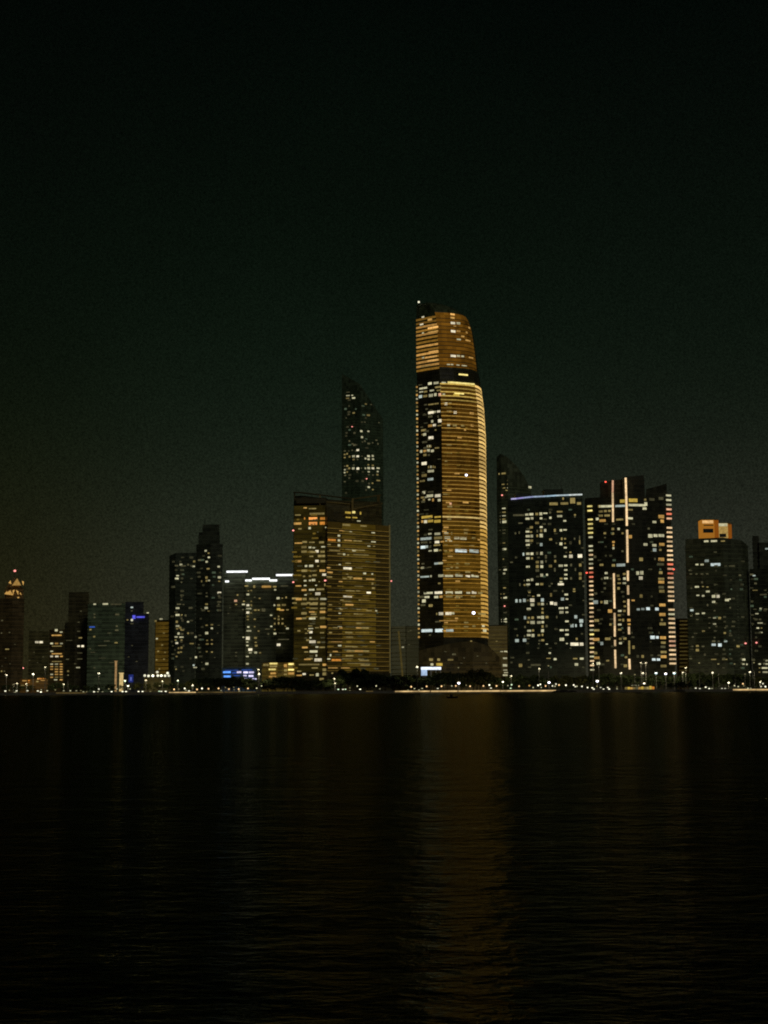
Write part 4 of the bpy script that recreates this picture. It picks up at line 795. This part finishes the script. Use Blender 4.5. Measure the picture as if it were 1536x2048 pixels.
b_.windows("65 1222 40 12 t;20 970 20 14 d;15 1080 14 14 d;85 1075 16 10 d;15 1415 14 16 t;40 1415 12 12 d;20 1370 14 10 d;50 1300 16 8 d;130 1180 14 8 d;90 1350 14 8 d", 0, 1020, 4.389); b_.finish()
b_ = simple('waterfront_restaurant', 'low orange lit building near the water at the far left', [(40, 1180), (95, 1178)], 1365, (30, 20, 6), 1358, 14, [("395 332 84 22 a;465 328 36 16 o;365 405 66 22 t;600 345 40 26 t;690 326 84 16 a;640 298 16 24 O;668 298 16 22 o;698 296 16 22 o;725 296 14 18 o;610 300 16 24 A;460 360 40 10 o", 0, 1320, 8)], fh=3.4); b_.finish()
# white canopy pavilion
Y = 1172; p0 = at(842, 1336, Y); p1 = at(882, 1336, Y); root = thing('pavilion', 'small white lit pavilion with a long canopy, left of the foot of the tallest tower', 'pavilion', ((p0.x+p1.x)/2, Y, GZ))
M_CAN = glow('canopy_white_lit', (224, 232, 244), 1.3, .05); M_CANB = glow('pavilion_wall_lit', (168, 192, 222), 1.0, .05)
mb = MB(); za, zb = at(860, 1339.5, Y).z, at(860, 1334, Y).z
mb.box(((p0.x+p1.x)/2, Y, (za+zb)/2), (p1.x-p0.x, 6, zb-za)); mb.build('canopy', [M_CAN], root)
xa, xb = at(842.5, 1340, Y).x, at(854, 1340, Y).x; zc = at(848, 1351, Y).z
mb = MB(); mb.box(((xa+xb)/2, Y + .6, (zc+za)/2 - .02), (xb-xa, 4.6, za-zc)); mb.build('lit_wall', [M_CANB], root)
mb = MB(); mb.box(((xa+xb)/2, Y + .6, (GZ+zc)/2 - .02), (xb-xa+1, 5.4, zc-GZ)); mb.build('base', [M_CONC], root)
for q in (862, 872, 881):
    x = at(q, 1345, Y).x; mb = MB(); mb.tube((x, Y, GZ), (x, Y, za), .2, .2, 8); mb.build('column', [M_POLE], root)
# waterfront kiosk, lit yellow
Y = 1106; xa, xb = at(1249, 1376, Y).x, at(1310, 1376, Y).x; root = thing('waterfront_kiosk', 'low yellow lit kiosk at the edge of the water below the twin line block', 'kiosk', ((xa+xb)/2, Y, GZ))
z1 = at(1280, 1371, Y).z
mb = MB(); mb.box(((xa+xb)/2, Y + 3, (GZ+z1)/2 + .02), (xb-xa, 5, z1-GZ)); mb.build('wall', [plain('kiosk_wall', (.16, .12, .06))], root)
mb = MB(); mb.box(((xa+xb)/2, Y + 2.6, z1 + .25), (xb-xa+1.6, 7, .45)); mb.build('roof', [M_ROOF], root)
for k in range(11):
    x = xa + 1.2 + k*(xb-xa-2.4)/10; hh = (z1-GZ) * random.uniform(.45, .8)
    mb = MB(); mb.box((x, Y + .42, GZ + hh/2 + .35), ((xb-xa)/13, .2, hh)); mb.build('window', [G['tyatdayttyo'[k]]], root)
for q in (1264, 1268, 1272, 1277):
    p = at(q, 1371.5, Y); mb = MB(); mb.ball((p.x, Y - .3, z1 + .2), .55, .4, .4); mb.build('roof_lamp', [G['m']], root)
# row of white floodlights on a stand roof
Y = 1178; xa, xb = at(285, 1352, Y).x, at(341, 1352, Y).x; root = thing('spectator_shelter', 'long low shelter under a row of bright white lights near the dark tower pair', 'shelter', ((xa+xb)/2, Y, GZ))
zt = at(312, 1354, Y).z
mb = MB(); mb.box(((xa+xb)/2, Y + 3, zt), (xb-xa, 7, .6)); mb.build('roof', [M_ROOF], root)
mb = MB(); mb.box(((xa+xb)/2, Y + 5.5, (GZ+zt)/2 - .16), (xb-xa-1, .4, zt-GZ-.3)); mb.build('wall', [plain('shelter_wall', (.3, .27, .12))], root)
for k in range(6):
    x = xa + .8 + k*(xb-xa-1.6)/5; mb = MB(); mb.tube((x, Y, GZ), (x, Y, zt - .3), .18, .18, 6); mb.build('column', [M_METAL], root)
for (x, y) in ((780, 250), (840, 255), (910, 252), (990, 250), (1045, 250), (1105, 252), (1145, 210), (1165, 250), (980, 194)):
    p = at(192 + x/8, 1320 + y/8, Y - .6); mb = MB(); mb.ball(p, 1.05, .5, .95); mb.tube(p, (p.x, Y, zt), .12, .12, 6, 1); mb.build('floodlight', [G['l'], M_METAL], root)
# lit mast, lit pylon, blue panel
Y = 1165
def lit_shaft(name, label, cat, px, yt, wpx, code, capw=1.3):
    p = at(px, yt, Y); root = thing(name, label, cat, (p.x, Y, GZ)); r = wpx*Y/F/2
    mb = MB(); mb.box((p.x, Y, (p.z+GZ)/2), (2*r, 2*r, p.z-GZ)); mb.build('shaft', [G[code]], root)
    mb = MB(); mb.box((p.x, Y, p.z+.3), (2*r*capw, 2*r*capw, .6)); mb.build('cap', [G[code]], root)
    mb = MB(); mb.box((p.x, Y, GZ+.4), (2*r*1.7, 2*r*1.7, .8)); mb.build('base', [M_CONC], root)
lit_shaft('lit_mast', 'thin tall tan lit mast in front of the grey green office slab', 'mast', 232, 1323, 3.6, 'i', 1.6)
lit_shaft('lit_pylon', 'short thick cream lit pylon right of the thin tan mast', 'pylon', 242.8, 1347, 6.5, 'j', 1.3)
p = at(262, 1357, Y); root = thing('display_panel', 'small dark blue glowing panel right of the cream lit pylon', 'panel', (p.x, Y, GZ))
mb = MB(); mb.box((p.x, Y, p.z), (3.6, .5, 6)); mb.build('screen', [glow('panel_blue', (34, 44, 108), .8, .05)], root)
mb = MB(); mb.box((p.x, Y - .3, p.z - .3), (1.3, .12, 3)); mb.build('emblem', [glow('panel_emblem', (92, 104, 180), .9, .05)], root)
mb = MB(); mb.tube((p.x, Y, GZ), (p.x, Y, p.z - 3), .3, .3, 8); mb.build('post', [M_METAL], root)

# ------------------------------------------------------------------ lamps along the shore
NAMES = [(-10, 60, 'the lantern crowned tower'), (60, 135, 'the small warm lit block'), (135, 249, 'the grey green slab'), (249, 338, 'the blue sign block'), (338, 446, 'the dark tower pair'), (446, 524, 'the blue glowing entrance'),
         (524, 590, 'the low yellow building'), (590, 700, 'the gold block, left half'), (700, 783, 'the gold block, right half'), (783, 880, 'the white lit pavilion'), (880, 975, 'the tallest tower'), (975, 1018, 'the dim tan block'), (1018, 1095, 'the violet line block, left half'), (1095, 1172, 'the violet line block, right half'),
         (1172, 1260, 'the twin line block, left half'), (1260, 1352, 'the twin line block, right half'), (1352, 1376, 'the low brown block'), (1376, 1440, 'the lantern block, left half'), (1440, 1500, 'the lantern block, right half'), (1500, 1600, 'the right edge block')]
ORD = ['first', 'second', 'third', 'fourth', 'fifth', 'sixth', 'seventh', 'eighth', 'ninth', 'tenth', 'eleventh', 'twelfth', 'thirteenth', 'fourteenth', 'fifteenth', 'sixteenth']
LAMPS = {0: "85 497 l;150 485 e;265 494 l;245 518 m;440 492 l;605 495 l;655 520 l;660 478 m;755 492 m;885 478 e;1020 492 m;1125 492 m;1222 492 m;1295 490 e;1335 540 m;1385 530 e;1505 535 l;425 388 m;275 385 m;215 390 e;1020 392 m;105 245 l;533 228 l;725 120 m;1090 240 e",
 192: "48 215 l;45 465 l;30 530 m;105 532 m;205 462 e;250 530 l;322 525 e;335 462 m;425 510 l;480 510 l;513 415 l;545 463 m;465 335 q;680 507 l;745 525 l;870 525 e;1010 500 q;1045 502 l;1115 520 l;1250 470 g;1325 465 e;1420 455 l;1440 482 m;1487 495 l;1310 333 q;1065 343 m;798 332 m;1020 410 e",
 384: "80 470 g;160 455 l;265 460 g;10 410 l;425 455 g;465 488 m;535 440 e;590 465 g;668 437 e;675 475 e;748 465 g;895 455 g;1035 450 m;1112 415 m;755 518 m;1065 158 m;1075 228 l",
 576: "805 470 q;880 470 l;920 468 q;990 445 e;1108 418 m;1155 468 l;1412 415 m;1470 462 m;745 305 m;755 380 m;990 490 e",
 768: "435 428 g;682 422 g;920 420 g;1150 415 g;1378 420 g;487 458 m;385 488 m;610 455 m;560 485 m;860 455 l;1085 415 m;965 405 e;1315 403 e;1198 370 f;530 113 l;1190 120 e",
 960: "55 415 g;265 415 g;625 420 g;1050 415 g;150 400 l;175 450 l;445 410 m;505 395 q;490 452 q;790 410 a;850 440 m;930 405 l;965 390 l;980 440 m;1160 415 l;1200 420 m;1215 385 l;1265 400 g;1375 403 l;1500 400 l;1525 425 l;365 350 l;1103 360 f;495 262 m;1095 90 e;945 145 m",
 1152: "15 420 m;95 422 l;185 440 l;260 445 l;285 465 l;335 420 e;395 440 l;440 465 l;510 440 l;530 465 l;655 435 e;655 462 m;340 338 f;1090 375 l;720 212 l;940 232 e;1070 215 l;1280 210 z;1435 220 f;1040 50 m;1115 50 m;270 65 m;365 60 m",
 1344: "35 212 z;170 210 m;220 130 m;648 205 l;740 62 e;905 365 l;380 450 l;445 458 l;540 435 l;595 458 l;640 458 m;800 458 l;850 455 l;1000 410 m;1060 425 m;1135 380 g;1150 412 e;1245 195 l;1165 225 e;1410 360 l;1455 378 l;1425 425 l;1495 425 l;1215 455 m;1260 455 m;435 45 e;1000 62 e;1310 40 e"}
recs = []
for ox, data in LAMPS.items():
    for it in data.split(';'):
        x, y, c = it.split(); px, py = ox + float(x)/8, 1320 + float(y)/8
        z = at(px, py, QY + 5).z
        if z < GZ + 1.9: kind = 'bollard_light'; Y = QY + 2.5 + random.uniform(0, 2)
        elif z < GZ + 4.6: kind = 'promenade_lamp'; Y = QY + 5
        else: kind = 'street_lamp'; Y = QY + 22 + (10 if z > 9 else 0)
        z = max(at(px, py, Y).z, GZ + .75)
        zone = next(n for a, b2, n in NAMES if a <= px < b2)
        recs.append([px, kind, c, Y, z, zone])
LOOK = {'l': 'bright white', 'f': 'bluish white', 'm': 'small pale', 'e': 'faint', 'g': 'warm', 'q': 'greenish white', 'z': 'cyan tinted', 'a': 'amber'}
KN = {'bollard_light': ('quay light', 'low light'), 'promenade_lamp': ('promenade lamp', 'lamp'), 'street_lamp': ('street lamp', 'street lamp')}
recs.sort(); from collections import Counter
cnt = Counter((r[1], r[2], r[5]) for r in recs); seen = Counter()
PM = {}
def post_mesh(kind, hq, c):
    key = (kind, hq)
    if key not in PM:
        mb = MB()
        if kind == 'bollard_light':
            mb.tube((0, 0, 0), (0, 0, hq - .3), .16, .14, 8); mb.tube((0, 0, 0), (0, 0, .08), .28, .28, 8)
        elif kind == 'promenade_lamp':
            mb.tube((0, 0, 0), (0, 0, .4), .17, .12, 8); mb.tube((0, 0, .4), (0, 0, hq - .35), .08, .07, 8)
        else:
            mb.tube((0, 0, 0), (0, 0, .8), .3, .24, 8); mb.tube((0, 0, .8), (0, 0, hq - .3), .2, .13, 8)
            mb.tube((-.9, -.05, hq - .2), (.9, -.05, hq - .2), .08, .08, 6)
        PM[key] = mb.mesh('post', [M_METAL])
    return PM[key]
HM = {}
def head_mesh(kind, c):
    key = (kind, c)
    if key not in HM:
        mb = MB(); s_ = {'l': .8, 'f': 1.05, 'm': .7, 'e': .7, 'g': .8, 'q': .75, 'z': .95, 'a': .95}[c]
        if kind == 'bollard_light': mb.tube((0, 0, -.35*s_), (0, 0, .35*s_), .8*s_, .8*s_, 10); mb.tube((0, 0, .35*s_), (0, 0, .43*s_), .85*s_, .5*s_, 10, 1)
        elif kind == 'promenade_lamp': mb.ball((0, 0, 0), .72*s_, .72*s_, .72*s_, 0); mb.tube((0, 0, .62*s_), (0, 0, .82*s_), .4*s_, .1, 8, 1)
        else:
            mb.ball((0, -.2, -.1), .95*s_, .7*s_, .62*s_, 0); mb.box((0, 0, .55*s_), (2.0*s_, .9, .2), 1)
        HM[key] = mb.mesh('lamp_head', [G[c], M_METAL])
    return HM[key]
nl = 0
for px, kind, c, Y, z, zone in recs:
    k = (kind, c, zone); i = seen[k]; seen[k] += 1
    noun, cat = KN[kind]
    lab = f"{LOOK[c]} {noun} below {zone}"
    if cnt[k] > 1: lab = f"{ORD[i]} {LOOK[c]} {noun} from left below {zone}"
    x = at(px, 1383, Y).x
    # the camera is rolled and pitched a touch, so fix x at the lamp's own height
    d = at(px, 1374.5 - (z - 4.5)*F/Y + (768-px)*0.0052, Y); x = d.x
    root = thing(kind, lab, cat, (x, Y, GZ + .004), {'bollard_light': 'low lights along the quay', 'promenade_lamp': 'lamps along the promenade', 'street_lamp': 'street lamps behind the promenade'}[kind])
    h_ = z - GZ; hq = round(h_*2)/2 if h_ > 1.5 else round(h_*5)/5
    link('post', post_mesh(kind, max(.6, hq), c), root); link('lamp_head', head_mesh(kind, c), root, (0, 0, h_))
    if kind == 'street_lamp' and c != 'e' or (kind == 'promenade_lamp' and c == 'g'):
        # full cut-off luminaires: they light the ground and the trees behind them, not the water
        li = bpy.data.lights.new('lamp_light', 'SPOT'); li.energy = 4200 if kind == 'street_lamp' else 600; li.color = (1, .84, .5); li.shadow_soft_size = .6
        li.spot_size = math.radians(150); li.spot_blend = .6
        lo = bpy.data.objects.new('lamp_light', li); C.objects.link(lo); lo.parent = root; lo.location = (0, -1.5 if kind == 'street_lamp' else -1.0, h_ + 1)
        lo.rotation_euler = (math.radians(32), 0, 0); nl += 1

# ------------------------------------------------------------------ trees
def tree_meshes(seed, spread, olive):
    rnd = random.Random(seed); tk = MB(); cr = MB()
    tk.tube((0, 0, -.02), (0.05, 0, .22), .030, .022, 7); tk.tube((.05, 0, .22), (.02, .03, .42), .022, .016, 7)
    cl = []
    for k in range(24):
        a = rnd.uniform(0, 6.28); r = spread * math.sqrt(rnd.random()) * .42; zc = rnd.uniform(.32, .9) - .25 * (r/spread)
        cl.append((r*math.cos(a), r*math.sin(a), zc, rnd.uniform(.09, .17)))
    for c_ in cl[:7]: tk.tube((.03, .02, .34), c_[:3], .012, .004, 5, 0, False)
    for (cx, cy, cz, r) in cl:
        for q in range(46):
            v = Vector((rnd.gauss(0, 1), rnd.gauss(0, 1), rnd.gauss(0, 1))).normalized() * r * rnd.random() ** .4
            v.z *= .75; p = Vector((cx, cy, cz)) + v
            n = Vector((rnd.gauss(0, 1), rnd.gauss(0, 1), rnd.gauss(0, 1) + .6)).normalized()
            a = n.orthogonal().normalized(); b_ = n.cross(a); s_ = rnd.uniform(.03, .062)
            cr.face([p - a*s_, p - b_*s_*.6, p + a*s_, p + b_*s_*.6], 0)
    return tk.mesh('trunk', [M_TRUNK]), cr.mesh('crown', [M_LEAF[olive]])
PROTO = [tree_meshes(k, sp_, ol) for k, (sp_, ol) in enumerate(((.9, 0), (1.15, 0), (.8, 1), (1.3, 0), (1.0, 1), (1.1, 0)))]
TREES = [(707, 1337, 1140, 1), (696, 1345, 1142, 0), (728, 1348, 1140, 3), (742, 1349, 1144, 1), (757, 1349, 1140, 0), (770, 1352, 1146, 1), (790, 1352, 1142, 3), (805, 1351, 1140, 1), (820, 1351, 1146, 0), (838, 1354, 1140, 3), (866, 1350, 1150, 1), (880, 1347, 1150, 3), (895, 1345, 1152, 0), (912, 1348, 1150, 1), (932, 1347, 1146, 4), (946, 1341, 1150, 2), (960, 1340, 1152, 4), (974, 1346, 1150, 4), (990, 1356, 1146, 1),
         (1022, 1353, 1150, 0), (1038, 1350, 1154, 3), (1056, 1352, 1150, 1), (1074, 1351, 1152, 0), (1100, 1356, 1150, 3), (1118, 1352, 1150, 4), (1134, 1352, 1152, 2), (1150, 1354, 1150, 4), (1166, 1352, 1150, 2), (1182, 1351, 1150, 1), (1200, 1349, 1150, 0), (1216, 1348, 1152, 3), (1234, 1351, 1150, 1), (1250, 1350, 1150, 0), (1268, 1352, 1150, 3), (1286, 1353, 1152, 1), (1304, 1351, 1150, 5), (1322, 1352, 1150, 0), (1340, 1354, 1150, 3), (1358, 1352, 1150, 1), (1376, 1348, 1150, 0), (1394, 1346, 1152, 3), (1410, 1347, 1150, 1), (1428, 1349, 1150, 5), (1446, 1348, 1150, 0), (1464, 1348, 1152, 1), (1482, 1350, 1150, 3), (1500, 1354, 1150, 5), (1518, 1353, 1150, 2), (1534, 1355, 1150, 0),
         (12, 1370, 1150, 0), (32, 1372, 1150, 1), (58, 1371, 1150, 3), (104, 1370, 1146, 0), (118, 1365, 1144, 1), (131, 1368, 1144, 3), (150, 1371, 1150, 0), (176, 1372, 1150, 1), (196, 1370, 1150, 5), (222, 1369, 1150, 0), (252, 1369, 1146, 3), (276, 1366, 1150, 2), (296, 1368, 1150, 4), (318, 1365, 1150, 2), (338, 1366, 1150, 1), (360, 1367, 1146, 0), (380, 1363, 1146, 4), (398, 1358, 1144, 1), (414, 1356, 1142, 0), (430, 1357, 1142, 3), (446, 1355, 1140, 1), (462, 1355, 1140, 3), (476, 1353, 1140, 0), (490, 1356, 1140, 1), (505, 1360, 1140, 5), (520, 1364, 1138, 0), (536, 1359, 1138, 1), (552, 1355, 1138, 3), (568, 1353, 1138, 0), (584, 1354, 1140, 2), (598, 1357, 1138, 1), (614, 1362, 1138, 3), (630, 1360, 1138, 0), (646, 1361, 1138, 1), (660, 1360, 1138, 5), (676, 1358, 1140, 1), (850, 1357, 1136, 0), (1006, 1364, 1142, 5), (1088, 1360, 1140, 0)]
TREES += [(x, y, 1158, k) for x, y, k in ((396, 1359, 3), (422, 1357, 5), (452, 1357, 0), (484, 1356, 3), (512, 1361, 1), (544, 1357, 0), (576, 1355, 3), (606, 1359, 5), (622, 1361, 1), (652, 1360, 3), (690, 1349, 0), (714, 1343, 3), (736, 1350, 5), (764, 1351, 3), (798, 1353, 0), (858, 1353, 3), (888, 1348, 1), (922, 1347, 3), (953, 1343, 1), (982, 1351, 3), (1046, 1354, 1), (1110, 1355, 3), (1158, 1355, 1), (1208, 1350, 5), (1242, 1352, 3), (1296, 1354, 1), (1386, 1349, 5), (1420, 1349, 3), (1455, 1350, 0))]
# low bushy growth right on the bank where no quay light shows
TREES += [(x, y, 1112, k) for x, y, k in ((530, 1372, 1), (548, 1370, 3), (566, 1371, 0), (584, 1370, 1), (602, 1371, 3), (620, 1373, 5), (638, 1372, 1), (656, 1373, 0), (1118, 1375, 1), (1130, 1372, 3), (1142, 1374, 0), (1214, 1376, 1), (1342, 1366, 3), (1360, 1364, 1), (1378, 1368, 0))]
tr = []
for (px, py, Y, k) in TREES:
    zone = next(n for a, b2, n in NAMES if a <= px < b2)
    tr.append((px, py, Y, k, zone, Y < 1120))
tr.sort(); cnt = Counter((r[4], r[5], r[3] in (2, 4)) for r in tr); seen = Counter()
proto_roots = {}
for px, py, Y, k, zone, bush in tr:
    q = (zone, bush, k in (2, 4)); i = seen[q]; seen[q] += 1
    what = 'low bushy bank tree' if bush else ('olive green round tree' if k in (2, 4) else 'dark round tree')
    lab = f"{what} in front of {zone}" if cnt[q] == 1 else f"{ORD[i]} {what} from left before {zone}"
    p = at(px, py, Y); hgt = max(2.5, (p.z - GZ)) * 1.13
    nm = 'shore_tree'
    loc = (p.x, Y, GZ)
    if k not in proto_roots:
        root = thing(nm, lab, 'tree', loc, 'trees along the shore')
        link('trunk', PROTO[k][0], root); link('crown', PROTO[k][1], root); proto_roots[k] = root
    else:
        src = proto_roots[k]; root = src.copy(); C.objects.link(root); root['label'] = lab
        for ch in src.children:
            c2 = ch.copy(); C.objects.link(c2); c2.parent = root
        root.location = loc
    wide = random.uniform(1.1, 1.45) if hgt < 9 else random.uniform(.95, 1.2)
    root.scale = (hgt*wide, hgt*wide, hgt); root.rotation_euler = (0, 0, random.uniform(0, 6.28))

# ------------------------------------------------------------------ small boat and rocks
p = at(905, 1396.3, 620); bx, by = p.x, 620 - 8
by = 4.5 * F / (1396.3 - (1374.5 + (768-905)*0.0052)); bx = at(905, 1396, by).x
root = thing('small_boat', 'small dark boat on the water in front of the amber reflection', 'boat', (bx, by, 0))
mb = MB(); n = 12; Lh = 2.1
for half in (-1, 1):
    pass
secs = []
for i in range(n+1):
    t = i/n; x = -Lh + 2*Lh*t; wd = .85 * (1 - max(0, (t-.55)/.45)**2) * (0.9 if t < .05 else 1); sh = .55 + .35*t*t
    secs.append([(bx+x, by-wd, sh), (bx+x, by-wd*.75, .12), (bx+x, by, -.12), (bx+x, by+wd*.75, .12), (bx+x, by+wd, sh)])
for a, c in zip(secs, secs[1:]):
    for k in range(4): mb.face([a[k], c[k], c[k+1], a[k+1]])
mb.face(secs[0]); mb.face([(s_[0]) for s_ in secs] + [(s_[4]) for s_ in reversed(secs)])
mb.build('hull', [M_HULL], root)
mb = MB(); mb.box((bx - .5, by, 1.05), (1.1, 1.0, .9)); mb.box((bx - .5, by, 1.55), (1.5, 1.3, .1)); mb.build('cabin', [M_HULL], root)
mb = MB(); mb.box((bx - 2.2, by, .65), (.35, .35, .9)); mb.build('outboard_motor', [M_METAL], root)
rnd = random.Random(5)
for k, (px, wpx, hm) in enumerate(((1112, 16, 1.3), (1127, 20, 1.9), (1145, 18, 1.4), (1360, 22, 1.5))):
    p = at(px, 1385, QY - 2.0); mb = MB(); mb.ball((p.x, QY - 2.2, .0), wpx*.19, 1.9, hm*1.1, 0, 14, 8)
    mb.v = [(v[0] + rnd.gauss(0, .12), v[1] + rnd.gauss(0, .1), v[2] + rnd.gauss(0, .1)) for v in mb.v]
    o = mb.build('boulder', [M_ROCK], None, (p.x, QY - 2.2, 0))
    o['label'] = ['low dark boulder against the quay, leftmost of the three below the violet roof line block', 'tallest dark boulder against the quay below the violet roof line block', 'dark boulder against the quay, rightmost of the three below the violet roof line block', 'lone dark boulder at the waterline below the low brown block'][k]
    o['category'] = 'boulder'; o['group'] = 'boulders at the waterline'

# ------------------------------------------------------------------ render settings
SC.view_settings.view_transform = 'Standard'; SC.view_settings.look = 'None'; SC.view_settings.exposure = 0; SC.view_settings.gamma = 1
SC.cycles.use_denoising = True
SC.cycles.filter_width = 1.9
SC.render.dither_intensity = 2.0
SC.cycles.max_bounces = 4; SC.cycles.diffuse_bounces = 1; SC.cycles.glossy_bounces = 2
